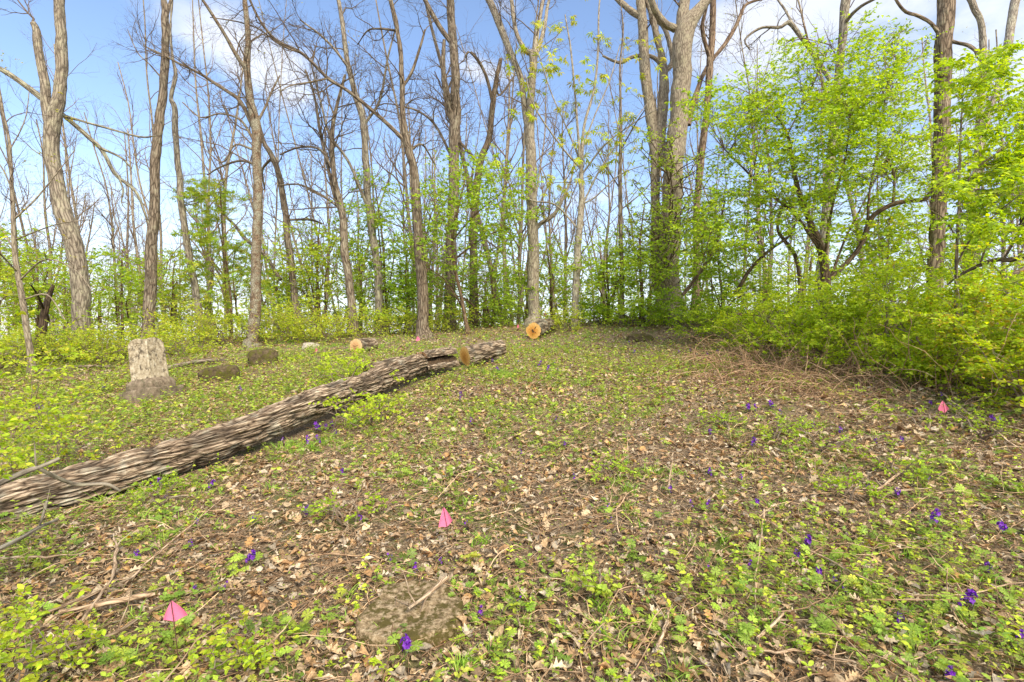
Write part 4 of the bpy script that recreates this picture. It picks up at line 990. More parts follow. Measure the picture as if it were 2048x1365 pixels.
# far undergrowth below the crest: one leafy mass nobody could count
mb = MB(); n = 75000
d_ = rng.uniform(18.5, 44, n); px_ = rng.uniform(-150, 2200, n)
x_ = (px_ - CX) / F * d_
clump = n2(x_, d_, .33, 77)
hh = np.clip((clump - .30) * 6, 0, 3.2) * (.8 + .4 * n2(x_, d_, 1.3, 78))
C = np.stack([x_, d_, H(x_, d_) + rng.random(n) * hh * 1.25], -1)
k_ = hh > .08
C = C[k_]; n = len(C); Ls = rng.uniform(.08, .16, n)
leaves(mb, DIA, C, rdir(n, -.4, .4), nrm(np.array([0, 0, 1.]) + rng.normal(size=(n, 3)) * .5), Ls, Ls * .6, pal(n, G_BRIGHT + G_MID + G_YEL[:2]))
tag(mb.build('far_undergrowth', M['leaf'], smooth=False), 'pale green undergrowth of the slope falling away behind the crest', 'undergrowth', kind='stuff')
# ------------------------------------------------------------------ logs
def bark_log(axis, radii, nl, k, name, mat_, root, rough=.02, a0=0, a1=2 * np.pi, inner=None, seed=1, twist=.35, flat_ends=None, freq=(19, 4.5)):
    S = spline(np.column_stack([axis, radii]), nl)
    P, R = S[:, :3], S[:, 3]
    tan = nrm(np.gradient(P, axis=0)); up = np.array([0, 0, 1.])
    side = nrm(np.cross(tan, up)); u2 = np.cross(side, tan)
    full = a1 - a0 > 6.2
    th = a0 + (a1 - a0) * (np.arange(k) / (k if full else k - 1))
    s = np.concatenate([[0], np.cumsum(np.linalg.norm(np.diff(P, axis=0), axis=1))])
    TH = th[None] + twist * s[:, None]
    rr = R[:, None] * np.ones(k)
    q = np.stack([rr * np.cos(TH) * freq[0], rr * np.sin(TH) * freq[0], s[:, None] * freq[1] + 0 * TH], -1)
    w = fbm(q * np.array([.35, .35, .8]), 2, seed + 4) - .5
    q2 = q + w[..., None] * np.array([1.0, 1.0, .3])
    rg = 1 - np.abs(vnoise(q2, seed) - .5) * 2
    rg = np.clip((rg - .55) / .42, 0, 1)
    fine = fbm(q2 * np.array([3, 3, 3.5]), 2, seed + 7) - .5
    lump = fbm(np.stack([np.cos(TH), np.sin(TH), s[:, None] * .9 + 0 * TH], -1), 2, seed + 2) - .5
    rr = rr + rough * (-rg + .35) + rough * .55 * fine + .30 * R[:, None] * lump
    V = P[:, None] + rr[..., None] * (np.cos(th)[None, :, None] * side[:, None] + np.sin(th)[None, :, None] * u2[:, None])
    bc = np.stack([R[:, None] * np.cos(TH), R[:, None] * np.sin(TH), s[:, None] + 0 * TH], -1) + 3
    m_ = np.arange(nl - 1)[:, None] * k
    kk = np.arange(k if full else k - 1)[None]
    i = m_ + kk; j = m_ + (kk + 1) % k
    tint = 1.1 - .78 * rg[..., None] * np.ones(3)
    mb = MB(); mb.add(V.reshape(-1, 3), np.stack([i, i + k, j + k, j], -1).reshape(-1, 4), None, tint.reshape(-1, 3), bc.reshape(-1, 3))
    if inner:
        ri = rr * inner
        V2 = P[:, None] + ri[..., None] * (np.cos(th)[None, :, None] * side[:, None] + np.sin(th)[None, :, None] * u2[:, None])
        mb.add(V2.reshape(-1, 3), np.stack([i, j, j + k, i + k], -1).reshape(-1, 4), None, (.45, .38, .33), bc.reshape(-1, 3))
        for e in (0, k - 1):
            A_, B_ = V[:, e], V2[:, e]
            t_ = np.arange(nl - 1)
            mb.add(np.concatenate([A_, B_]), np.stack([t_, t_ + 1, t_ + 1 + nl, t_ + nl], -1), None, (.6, .5, .4), np.concatenate([bc[:, e], bc[:, e]]))
        for e in (0, nl - 1):
            t_ = np.arange(k - 1)
            mb.add(np.concatenate([V[e], V2[e]]), np.stack([t_, t_ + 1, t_ + 1 + k, t_ + k], -1), None, (1.1, .85, .6), np.concatenate([bc[e], bc[e]]))
    o = mb.build(name, mat_, root)
    return V, P, tan, side, u2


def end_face(V, P, tan, side, u2, e, name, mat_, root, dish=0.006):
    ring = V[e]; c = ring.mean(0); k = len(ring); sg = -1 if e == 0 else 1
    vs_, bs_ = [], []
    for f in (1, .75, .5, .25):
        v = c + (ring - c) * f + tan[e] * sg * dish * (1 - f)
        vs_.append(v); dl = v - c
        bs_.append(np.stack([dl @ side[e], dl @ u2[e], np.zeros(k)], -1))
    v = np.concatenate(vs_ + [c[None] + tan[e] * sg * dish]); b = np.concatenate(bs_ + [np.zeros((1, 3))])
    qs = []
    for r_ in range(3):
        i = r_ * k + np.arange(k); j = r_ * k + (np.arange(k) + 1) % k
        qs.append(np.stack([i, j, j + k, i + k], -1))
    i = 3 * k + np.arange(k); j = 3 * k + (np.arange(k) + 1) % k
    MB().add(v, np.concatenate(qs), np.stack([i, j, np.full(k, 4 * k)], -1), None, b).build(name, mat_, root)


def cracks(V, tan, side, u2, e, root, spec, name='crack'):
    ring = V[e]; c = ring.mean(0); sg = -1 if e == 0 else 1; R = np.linalg.norm(ring - c, axis=1).mean(); mb = MB()
    for ang, r0, r1, w in spec:
        d_ = math.cos(ang) * side[e] + math.sin(ang) * u2[e]; p_ = -math.sin(ang) * side[e] + math.cos(ang) * u2[e]; o_ = c + tan[e] * sg * .009
        mb.add([o_ + d_ * r0 * R + p_ * w * .4, o_ + d_ * (r0 + r1) / 2 * R + p_ * w, o_ + d_ * r1 * R, o_ + d_ * (r0 + r1) / 2 * R - p_ * w, o_ + d_ * r0 * R - p_ * w * .4], None, [(0, 1, 2), (0, 2, 3), (0, 3, 4)])
    mb.build(name, M['rot'], root, smooth=False)


def ax(rows):
    """axis rows (px,py,d,r): points and radii"""
    a = np.array(rows, float)
    return np.array([W(*r[:3]) for r in a]), a[:, 3]


rt = empty('fallen_log', (0, 0, 0)); tag(rt, 'long fallen trunk with deeply furrowed bark running in from the left edge', 'log')
A_, R_ = ax([(-190, 1085, 3.75, .185), (0, 1016, 4.25, .175), (250, 940, 4.8, .165), (480, 868, 5.5, .16), (640, 801, 6.6, .165), (735, 768, 7.6, .18), (800, 740, 8.4, .175), (840, 725, 9.0, .16)])
A_[:, 2] -= .012
Vv = bark_log(A_, R_, 700, 220, 'bark', M['log'], rt, .036, freq=(31, 2.8))
end_face(*Vv, len(Vv[1]) - 1, 'cut_end', M['cut_tan'], rt)
mb = MB(); knot, _ = ax([(735, 740, 7.9, .05), (733, 752, 7.8, .04)])
rt2 = empty('split_log', (0, 0, 0)); tag(rt2, 'hollow rotten log length lying open between the long trunk and the short sawn piece', 'log')
A_, R_ = ax([(843, 724, 9.08, .15), (876, 718, 9.5, .155), (905, 714, 9.85, .145)])
bark_log(A_ + np.array([0, 0, .03]), R_, 110, 56, 'bark', M['log'], rt2, .024, a0=math.radians(15), a1=math.radians(215), inner=.72, seed=5)
Vv = bark_log(A_ + np.array([0, .03, -.08]), R_ * .72, 70, 40, 'rotten_core', M['rot'], rt2, .03, seed=9)
bark_log(A_ + np.array([.10, -.13, -.12]), R_ * .38, 60, 24, 'lower_slab', M['log'], rt2, .014, seed=12)
rt3 = empty('short_log', (0, 0, 0)); tag(rt3, 'short log with a round orange sawn face at the far end of the fallen trunk', 'log')
A_, R_ = ax([(930, 712, 10.1, .195), (964, 704, 10.32, .19), (1003, 695, 10.6, .16)])
Vv = bark_log(A_, R_, 150, 100, 'bark', M['log'], rt3, .022, seed=15)
end_face(*Vv, 0, 'cut_end', M['cut_orange'], rt3); end_face(*Vv, 149, 'far_end', M['rot'], rt3)
rt4 = empty('log_piece', (0, 0, 0)); tag(rt4, 'small dark broken log piece lying behind the fallen trunk', 'log')
A_, R_ = ax([(733, 742, 8.9, .085), (770, 730, 9.2, .09), (806, 720, 9.6, .07)])
Vv = bark_log(A_, R_, 60, 40, 'bark', M['log'], rt4, .018, seed=21)
end_face(*Vv, 0, 'broken_end', M['rot'], rt4); end_face(*Vv, 59, 'far_end', M['rot'], rt4)
rt5 = empty('log_round', (0, 0, 0)); tag(rt5, 'short log round with a pale tan sawn face, beyond the fallen trunk', 'log', 'sawn log rounds')
c = W(712, 694, 11.7); c[2] = H(c[0], c[1]) + .17
dr = nrm(np.array([.46, .88, .05]))
A_ = np.array([c, c + dr * .27, c + dr * .55]); Vv = bark_log(A_, np.array([.185, .185, .17]), 60, 64, 'bark', M['log'], rt5, .018, seed=25)
end_face(*Vv, 0, 'cut_end', M['cut_pale'], rt5); cracks(Vv[0], Vv[2], Vv[3], Vv[4], 0, rt5, [(.4, .0, .45, .005), (2.9, .0, .6, .005), (4.9, .1, .5, .004)]); end_face(*Vv, 59, 'far_end', M['rot'], rt5)
rt6 = empty('log_round', (0, 0, 0)); tag(rt6, 'log on the crest showing a bright orange sawn end, below the pale forked trunk', 'log', 'sawn log rounds')
c = W(1067, 662, 13.0); c[2] = max(c[2], H(c[0], c[1]) + .12)
dr = nrm(np.array([.42, .9, .16]))
A_ = np.array([c, c + dr * .5, c + dr * 1.15]); Vv = bark_log(A_, np.array([.20, .205, .17]), 70, 64, 'bark', M['bark_mossy'], rt6, .022, seed=28)
end_face(*Vv, 0, 'cut_end', M['cut_orange'], rt6); cracks(Vv[0], Vv[2], Vv[3], Vv[4], 0, rt6, [(.95, .25, .75, .012), (2.6, .0, .30, .03), (4.4, 0, .28, .025), (5.6, .1, .55, .007)]); end_face(*Vv, 69, 'far_end', M['rot'], rt6)


# ------------------------------------------------------------------ stones
def stone(label, pos, size, rotz, tilt, mat_, name='mossy_stone', cat='stone', pw=.45, amp=.12, seed=1, n=44):
    """blocky stone: superellipsoid broken up with noise"""
    a = np.linspace(-np.pi, np.pi, n * 2, endpoint=False); b = np.linspace(-np.pi / 2, np.pi / 2, n)
    A_, B_ = np.meshgrid(a, b)
    f = lambda v, p: np.sign(v) * np.abs(v) ** p
    X = f(np.cos(B_), pw) * f(np.cos(A_), pw); Y = f(np.cos(B_), pw) * f(np.sin(A_), pw); Z = f(np.sin(B_), pw)
    V = np.stack([X, Y, Z], -1)
    V = V * (1 + amp * 2 * (fbm(V * 1.7 + seed, 4, seed)[..., None] - .5))
    V = V + .05 * (fbm(V * 6 + seed, 2, seed + 3)[..., None] - .5)
    V = V * np.array(size) / 2
    cz, sz = math.cos(rotz), math.sin(rotz); ct, st = math.cos(tilt), math.sin(tilt)
    V = np.stack([V[..., 0] * ct + V[..., 2] * st, V[..., 1], -V[..., 0] * st + V[..., 2] * ct], -1)
    V = np.stack([V[..., 0] * cz - V[..., 1] * sz, V[..., 0] * sz + V[..., 1] * cz, V[..., 2]], -1)
    w = n * 2
    i = np.arange(n - 1)[:, None] * w + np.arange(w)[None]; j = np.arange(n - 1)[:, None] * w + (np.arange(w)[None] + 1) % w
    mb = MB(); mb.add(V.reshape(-1, 3), np.stack([i, j, j + w, i + w], -1).reshape(-1, 4))
    o = mb.build(name, mat_); o.location = Vector(pos)
    return tag(o, label, cat)


p_ = gp(432, 764); stone('low mossy broken stone with a sloping top, right of the headstone', p_ + np.array([0, .12, .06]), (.66, .26, .42), .25, -.12, M['mossy_stone'], seed=3)
p_ = gp(519, 732); stone('squat moss-covered stone block at the foot of the lichened tree', p_ + np.array([0, .15, .09]), (.56, .4, .5), .3, -.05, M['mossy_stone'], seed=8, amp=.2, pw=.6)
p_ = gp(619, 700); stone('small grey rock beside a pink flag beyond the log', p_ + np.array([0, .12, .04]), (.42, .3, .26), .2, .1, M['grey_rock'], 'grey_rock', 'rock', pw=.8, amp=.25, seed=12)
p_ = gp(1285, 684); stone('brown half-buried stone on the slope below the massive oak', p_ + np.array([0, .15, .03]), (.62, .4, .30), .2, .1, M['mossy_stone'], pw=.7, amp=.25, seed=17)
p_ = gp(335, 1345); stone('dark mossy stone barely showing at the bottom edge of the picture', p_ + np.array([0, .03, -.02]), (.24, .17, .10), .4, .05, M['rot'], pw=.6, amp=.2, seed=22)


def slab(label, poly, name, mat_, thick=.07, seed=1, nr=22, ns=96):
    pts = np.array([gp(*q) for q in poly])
    c = pts.mean(0)
    P = spline(np.vstack([pts, pts[:1]]), ns + 1)[:-1]
    P = c + (P - c) * (1 + .10 * (fbm(np.column_stack([np.arange(ns) * .35, np.zeros(ns), np.full(ns, seed)]), 3, seed)[:, None] - .5))
    A_ = np.column_stack([pts[:, 0] - c[0], pts[:, 1] - c[1], np.ones(len(pts))]); co_, *_ = np.linalg.lstsq(A_, pts[:, 2], rcond=None)
    V = [np.array([[c[0], c[1], 0]])]
    fr = list(np.linspace(.08, .97, nr)) + [1.0, 1.02]
    for f in fr: V.append(np.column_stack([c[0] + (P[:, 0] - c[0]) * f, c[1] + (P[:, 1] - c[1]) * f, np.zeros(ns)]))
    V = np.concatenate(V)
    V[:, 2] = co_[2] + (V[:, 0] - c[0]) * co_[0] + (V[:, 1] - c[1]) * co_[1] + thick + .028 * (n2(V[:, 0], V[:, 1], 9, seed, 4) - .5)
    V[-2 * ns:-ns, 2] -= .012; V[-ns:, 2] -= thick + .08
    tri = np.stack([np.zeros(ns, int), 1 + np.arange(ns), 1 + (np.arange(ns) + 1) % ns], -1)
    qs = []
    for r_ in range(len(fr) - 1):
        i = 1 + r_ * ns + np.arange(ns); j = 1 + r_ * ns + (np.arange(ns) + 1) % ns
        qs.append(np.stack([i, i + ns, j + ns, j], -1))
    mb = MB(); mb.add(V - c, np.concatenate(qs), tri)
    o = mb.build(name, mat_); o.location = Vector(c)
    return tag(o, label, 'stone slab'), c


SLABP = [(768, 1198), (830, 1189), (890, 1191), (918, 1215), (926, 1255), (905, 1288), (860, 1302), (805, 1314), (752, 1303), (712, 1274), (728, 1250), (752, 1225)]
_, slab_c = slab('flat lichen-spotted stone slab set in the ground at the bottom of the picture', SLABP, 'stone_slab', M['slab'])

# ------------------------------------------------------------------ headstone
hb = gp(279, 806)
hx, hy = hb[0], hb[1] + .30
root = empty('headstone', (hx, hy, float(H(hx, hy)) + .01))
root.scale = (.82, .82, 1.0)
root.rotation_euler = (math.radians(-2), math.radians(-9.0), 0)
tag(root, 'old white square headstone with rounded gables, tilting left on its brown stepped base', 'headstone')
YAW = math.radians(-9)


def yaw(v):
    v = np.asarray(v, float); c, s = math.cos(YAW), math.sin(YAW)
    return np.stack([v[..., 0] * c - v[..., 1] * s, v[..., 0] * s + v[..., 1] * c, v[..., 2]], -1)


def block(name, half, zs, mat_, parent, seed, amp=.008, wobble=.0):
    """square block lofted through (half width, z), worn edges"""
    k = 22
    t = np.linspace(-1, 1, k, endpoint=False)
    ring = np.concatenate([np.column_stack([t, -np.ones(k)]), np.column_stack([np.ones(k), t]), np.column_stack([-t, np.ones(k)]), np.column_stack([-np.ones(k), -t])])
    ring = ring * (1 - .05 * (np.minimum(np.abs(ring[:, 0]), np.abs(ring[:, 1])) ** 10))[:, None]
    m_ = len(ring); V = []
    prof = spline(np.array([(z, h, 0) for h, z in zip(half, zs)]), len(zs)) if False else np.array(list(zip(half, zs)))
    lv = []
    for (h0, z0), (h1, z1) in zip(prof[:-1], prof[1:]):
        st_ = max(2, int(abs(z1 - z0) / .02) + 1)
        for f in np.linspace(0, 1, st_, endpoint=False): lv.append((h0 * (1 - f) + h1 * f, z0 * (1 - f) + z1 * f))
    lv.append(tuple(prof[-1]))
    for f in (.98, .8, .5, .2): lv.append((prof[-1][0] * f, prof[-1][1] + .003))
    for h, z in lv: V.append(np.column_stack([ring * h, np.full(m_, z)]))
    V = np.array(V)
    dn = fbm(V * 9 + seed, 3, seed) - .5
    V[..., :2] *= (1 + (dn * amp * 2 / .25)[..., None]); V[..., 2] += (fbm(V * 7 + 9, 2, seed + 2) - .5) * amp
    i = np.arange(len(lv) - 1)[:, None] * m_ + np.arange(m_)[None]; j = np.arange(len(lv) - 1)[:, None] * m_ + (np.arange(m_)[None] + 1) % m_
    mb = MB(); mb.add(yaw(V).reshape(-1, 3), np.stack([i, j, j + m_, i + m_], -1).reshape(-1, 4))
    return mb.build(name, mat_, parent)


block('base', (.40, .40, .385), (-.14, .12, .14), M['stone_base'], root, 3, .010)
block('plinth', (.305, .305, .295, .25, .232), (.141, .225, .24, .295, .303), M['stone_base'], root, 5, .009)
# tablet: four rounded gables meeting in a groin
a0_, z0_, hs = .212, .304, .53
k = 41
g_ = np.linspace(-1, 1, k); X, Y = np.meshgrid(g_, g_)
arch = lambda t: .125 * np.sqrt(np.clip(1 - np.abs(t) ** 2.2, 0, 1))
Zt = z0_ + hs + np.maximum(arch(X) * (.92 + .08 * np.abs(Y)), arch(Y) * (.92 + .08 * np.abs(X)))
V = np.stack([X * a0_ * .985, Y * a0_ * .985, Zt], -1)
V[..., 2] += .012 * (fbm(V * 14, 3, 4) - .5)
idx = np.arange(k * k).reshape(k, k)
mb = MB(); mb.add(yaw(V).reshape(-1, 3), np.stack([idx[:-1, :-1], idx[:-1, 1:], idx[1:, 1:], idx[1:, :-1]], -1).reshape(-1, 4))
edge = np.concatenate([V[0, :-1], V[:-1, -1], V[-1, :0:-1], V[:0:-1, 0]])
m_ = len(edge); lv = 26; VV = []
for f in np.linspace(0, 1, lv):
    e_ = edge.copy(); e_[:, 2] = edge[:, 2] * (1 - f) + z0_ * f
    sc_ = (1 + .055 * f)
    e_[:, :2] *= sc_
    # sunk panel on each face, following its arch
    tx = np.abs(e_[:, :2]) / (a0_ * .985 * sc_)
    inn = np.minimum(tx[:, 0], tx[:, 1])
    topd = (edge[:, 2] - e_[:, 2])
    pan = (inn < .84) & (topd > .035) & (e_[:, 2] > z0_ + .05)
    e_[:, :2] *= (1 - .045 * pan)[:, None]
    VV.append(e_)
VV = np.array(VV); VV[..., :2] *= (1 + .028 * (fbm(VV * 16 + 3, 3, 6) - .5))[..., None]
i = np.arange(lv - 1)[:, None] * m_ + np.arange(m_)[None]; j = np.arange(lv - 1)[:, None] * m_ + (np.arange(m_)[None] + 1) % m_
mb.add(yaw(VV).reshape(-1, 3), np.stack([i, i + m_, j + m_, j], -1).reshape(-1, 4))
tb = mb.build('tablet', M['stone'], root)
# worn relief in the gables and on the plinth
mb = MB()
for face in (0, 1):
    def fp(u, z, o):
        return yaw(np.array([u, -o, z])) if face == 0 else yaw(np.array([o, u, z]))
    for c0, r0, s0, s1 in ((0, .045, .1, 3.0), (.035, .03, 0, 5.5), (-.04, .026, .5, 6.)):
        t = np.linspace(s0, s1, 16)
        P = np.array([fp(c0 + r0 * math.cos(q_) * 1.3, z0_ + hs + .035 + r0 * math.sin(q_) * .7, a0_ * .965) for q_ in t])
        tubes(mb, P, np.full(16, .0045), 6)
mb.build('worn_relief', M['stone'], tb)
mb = MB()
for u0 in (-.09, 0, .1):
    t = np.linspace(.3, 5.6, 18)
    P = np.array([yaw(np.array([.304, u0 + .035 * math.cos(q_), .17 + .032 * math.sin(q_)])) for q_ in t])
    tubes(mb, P, np.full(18, .006), 6)
mb.build('worn_carving', M['stone_base'], [c for c in root.children if c.name.startswith('plinth')][0])

# ------------------------------------------------------------------ pink marker flags
FLAGS = [('large pink marker flag at the bottom left, propped over a rotten branch', (344, 1201), (327, 1240), (350, 1243), (377, 1230), (361, 1338)),
         ('pink marker flag with a faint scribble standing alone in the middle of the litter', (887, 1013), (877, 1055), (894, 1054), (905, 1041), (896, 1100)),
         ('pink marker flag in front of the right thicket', (1885, 801), (1876, 819), (1889, 827), (1898, 818), (1893, 850)),
         ('small pink flag left of the curved tree foot', (835, 672), (832, 682), (836, 683), (841, 680), (836, 690)),
         ('tiny pink flag next to the small grey rock', (632, 696), (629, 704), (631, 706), (635, 700), (632, 712)),
         ('tiny pink flag left of the orange log end on the crest', (1036, 648), (1034, 655), (1036, 657), (1038.5, 654), (1036, 664)),
         ('faint pink flag half hidden behind the log on the crest', (1090, 624), (1087, 631), (1090, 633), (1094, 629), (1090, 646))]
for lab, ap, le, bo, ri, ba in FLAGS:
    b_ = gp(*ba, lo=1.8, hi=19); d = b_[1]
    root = empty('marker_flag', b_); tag(root, lab, 'flag', 'pink marker flags')
    A_ = W(*ap, d) - b_; Bm = W(*bo, d) - b_; Le = W(*le, d - .035) - b_; Ri = W(*ri, d - .02) - b_
    mb = MB()
    P = spline(np.array([[0, 0, -.06], Bm * .5, Bm, (A_ + Bm) / 2, A_ + (A_ - Bm) * .04]), 24); P[6:, 1] -= .007; tubes(mb, P, np.full(24, .0019 if d < 6 else .003), 6); mb.build('wire', M['wire'], root)
    mb = MB(); ng = 9
    for E, sg in ((Le, 1), (Ri, -1)):
        vs_ = []; ts_ = []; ix = {}
        nn_ = nrm(np.cross(Bm - A_, E - A_)) * sg
        for i in range(ng + 1):
            for j in range(ng + 1 - i):
                u_, v_ = i / ng, j / ng
                ix[i, j] = len(vs_)
                vs_.append(A_ + (Bm - A_) * u_ + (E - A_) * v_ + nn_ * .012 * math.sin(v_ * 3.0) * math.sin(u_ * 2.5 + .6) + np.array([0, -.003, 0]))
        for i in range(ng):
            for j in range(ng - i):
                ts_.append((ix[i, j], ix[i + 1, j], ix[i, j + 1]))
                if j < ng - i - 1: ts_.append((ix[i + 1, j], ix[i + 1, j + 1], ix[i, j + 1]))
        mb.add(vs_, None, ts_)
    fl_ = mb.build('pennant', M['flag'], root)
    if 'scribble' in lab:
        t = np.linspace(.4, 5.4, 26)
        c0 = A_ * .38 + Bm * .17 + Le * .45
        P = np.array([c0 + np.array([.008 * math.cos(q_), -.016, .007 * math.sin(q_ * 1.0)]) for q_ in t]); mb = MB(); tubes(mb, P, np.full(26, .0007), 5); mb.build('ink_scribble', M['ink'], fl_)
# ------------------------------------------------------------------ fallen sticks and branches
STICKS = [('thick bare stick lying across the stone slab', [(891, 1201, 6), (868, 1225, 6), (842, 1246, 5.5), (817, 1266, 5)], .045),
          ('pale straight stalk lying right of the clearing centre', [(1529, 1035, 2), (1519, 1110, 2), (1511, 1180, 1.8), (1509, 1255, 1.6)], .03),
          ('long thin vine-like stick running to the right edge', [(1536, 1062, 2.2), (1600, 1110, 2.2), (1656, 1139, 2.1), (1758, 1194, 2), (1880, 1215, 1.8), (2060, 1188, 1.5)], .05),
          ('forked grey branch along the bottom edge right of centre', [(1461, 1303, 2.4), (1502, 1327, 2.9), (1621, 1326, 3), (1670, 1338, 2.8), (1712, 1350, 2.4)], .03),
          ('small forked stick near the two right hand violet flowers', [(1724, 992, 2), (1758, 991, 2.6), (1780, 976, 2.8), (1806, 955, 2.3)], .03),
          ('crooked stick lying below the small forked one', [(1762, 1018, 2.4), (1777, 1001, 2.6), (1815, 996, 2.1), (1856, 991, 1.5)], .03),
          ('pale crooked stick standing out left of the large pink flag', [(120, 1337, 3.2), (160, 1275, 3.4), (195, 1222, 3.6), (221, 1182, 4), (229, 1140, 4), (233, 1085, 2.5)], .06),
          ('dark mossy branch running up to the large pink flag from the bottom edge', [(60, 1350, 4.2), (140, 1320, 4.6), (222, 1298, 5), (301, 1247, 4), (350, 1222, 3)], .04),
          ('rotten branch chunk just behind the large pink flag', [(120, 1252, 5), (219, 1233, 6), (270, 1222, 6.5), (315, 1212, 5)], .05),
          ('long dark stick from the left edge toward the large pink flag', [(-20, 1266, 4), (85, 1251, 4), (160, 1225, 3.4), (225, 1196, 3), (265, 1180, 2)], .05),
          ('long straight thin stick pointing from the large flag to the log', [(250, 1190, 2.2), (321, 1119, 2.2), (390, 1060, 2), (448, 1009, 1.6)], .04),
          ('level stick at the left side below the raised branch', [(-20, 1141, 2.6), (60, 1141, 2.6), (120, 1137, 2.3), (190, 1131, 1.8)], .08),
          ('short pale stick in the bare middle of the clearing', [(1016, 888, 2), (1045, 875, 2.2), (1082, 857, 2)], .03),
          ('long bare pole coming in from the right edge behind the small pink flag', [(1650, 838, 1.6), (1816, 846, 2.6), (1943, 853, 3.4), (2010, 868, 3.6), (2075, 888, 4)], .07),
          ('slanting dry cane right of the small pink flag', [(1884, 800, 1.4), (1930, 836, 1.8), (1990, 880, 2), (2060, 930, 2)], .06),
          ('thin stick lying left of the middle pink flag', [(683, 1112, 2), (700, 1040, 1.8), (715, 1000, 1.6)], .03),
          ('thin dry stalk standing bent in the right centre', [(1335, 1000, 1.8), (1342, 965, 1.6), (1346, 930, 1.2)], .12),
          ('mottled stick at the bottom edge right of the slab', [(1040, 1340, 2.4), (1046, 1300, 2.2), (1038, 1260, 2)], .03),
          ('short thick stick at the right edge of the bottom litter', [(1315, 1320, 3), (1330, 1280, 3.4), (1338, 1245, 2.6)], .03),
          ('mid brown branch resting in the litter at lower right', [(1515, 1300, 4.5), (1545, 1275, 4.6), (1567, 1250, 3.6)], .03),
          ('dark stick leaning down the slope beside the headstone', [(175, 747, 1.3), (215, 733, 1.6), (243, 725, 1.4)], .12)]
for lab, st, lift in STICKS:
    pts, rad = [], []
    for px, py, w in st:
        p = gp(px, py) if py < 1362 else gp(px, 1362)
        # half widths are picture widths at this distance
        rad.append(w / F * p[1] * (.55 if 'pole' in lab else .8))
        pts.append(p + np.array([0, 0, lift * .6 + .03 + rad[-1] * .6 + (.05 if 'slab' in lab and 'right' not in lab else 0)]))
    S = spline(np.column_stack([pts, rad]), 40)
    P = S[:, :3]; P = P + (fbm(np.column_stack([np.arange(40) * .25, np.full(40, st[0][0]), np.zeros(40)]), 2, 5)[:, None] - .5) * np.array([.03, .02, .012])
    root = empty('fallen_stick', P[0]); tag(root, lab, 'stick', 'fallen sticks')
    mb = MB(); tubes(mb, P - P[0], S[:, 3], 9, np.array([1.15, 1.05, .95]) * (rng.uniform(.85, 1.2) if 'dark' not in lab else .6), cap=True, rough=.003); mb.build('stem', M['stick'], root)
    P1, R1 = kids((P - P[0])[None], S[None, :, 3], 4, .15, .95, (.08, .3), (30, 70), .05, 4, .12, .006, .5)
    mb = MB(); tubes(mb, P1, R1, 5, (.9, .85, .8)); mb.build('side_twigs', M['stick'], root)

# raised fallen branches over the left end of the log
for lab, sts in [('lichened forked branch propped over the left end of the log', [[(-40, 985, 3.2, 15), (0, 966, 3.3, 14), (70, 937, 3.45, 13), (88, 943, 3.5, 10), (147, 968, 3.7, 10), (211, 969, 3.85, 8), (240, 982, 3.95, 5)], [(72, 937, 3.45, 10), (95, 928, 3.5, 10), (119, 917, 3.55, 9)], [(72, 934, 3.45, 3), (70, 905, 3.45, 2.5), (69, 882, 3.45, 2)]]),
                 ('grey forked branch lying along the near foot of the log', [[(-40, 1112, 2.9, 11), (0, 1097, 3.0, 10), (40, 1078, 3.1, 10), (79, 1055, 3.2, 10), (100, 1046, 3.3, 8), (116, 1039, 3.35, 7)], [(78, 1056, 3.2, 6), (86, 1032, 3.2, 6), (94, 1003, 3.2, 5)]])]:
    root = empty('fallen_branch', (0, 0, 0)); tag(root, lab, 'branch', 'fallen branches by the log')
    for k, st in enumerate(sts):
        pts = np.array([W(a, b, d_) for a, b, d_, w in st]); rad = np.array([w / F * d_ / 2 * .8 for a, b, d_, w in st])
        S = spline(np.column_stack([pts, rad]), 40)
        mb = MB(); tubes(mb, S[:, :3], S[:, 3], 10, (.95, .95, .9), cap=True, rough=.004); mb.build('limb' if k == 0 else 'side_branch', M['bark_grey'], root)
    P1, R1 = kids(S[None, :, :3], S[None, :, 3], 3, .2, .9, (.1, .3), (30, 70), .1, 5, .12, .004, .4)
    mb = MB(); tubes(mb, P1, R1, 4); mb.build('twig_sprays', M['stick'], root)
# fallen timber in the left distance
for lab, a, b, r in [('thin fallen pole lying left of the headstone', (60, 752), (235, 738), .035), ('thin fallen log on the grass right of the headstone tree', (335, 742), (448, 726), .05)]:
    A_, B_ = gp(*a), gp(*b); P = spline(np.array([A_, (A_ + B_) / 2 + [0, 0, .05], B_]), 40) + [0, 0, .05]
    o = MB(); tubes(o, P, np.linspace(r, r * .6, 40), 10, cap=True, rough=.008); tag(o.build('fallen_pole', M['bark_brown']), lab, 'fallen pole', 'fallen sticks')

# ------------------------------------------------------------------ dry brush pile
root = empty('brush_pile', gp(1500, 760)); tag(root, 'heap of dry tan brush and bent stalks below the green thicket', 'brush pile')
o0 = np.array(root.location)
n = 1600
px = rng.normal(1565, 100, n).clip(1390, 1960); base_y = 738 + (px - 1480) * .12 + rng.normal(size=n) * 20
A_ = np.array([gp(a, b, 3, 14) for a, b in zip(px, base_y.clip(690, 830))])
D = rdir(n, -.05, .95); D[:, 0] -= .35; D[:, 1] -= .15; D = nrm(D)
ln = rng.uniform(.3, 1.15, n) * np.where(rng.random(n) < .25, 1.1, .75)
P = [A_]; dd = D
for k in range(6):
    dd = nrm(dd + rng.normal(size=(n, 3)) * .16 + np.array([0, 0, -.24])); P.append(P[-1] + dd * ln[:, None] / 6)
P = np.stack(P, 1); P[..., 2] = np.maximum(P[..., 2], H(P[..., 0], P[..., 1]) + .012)
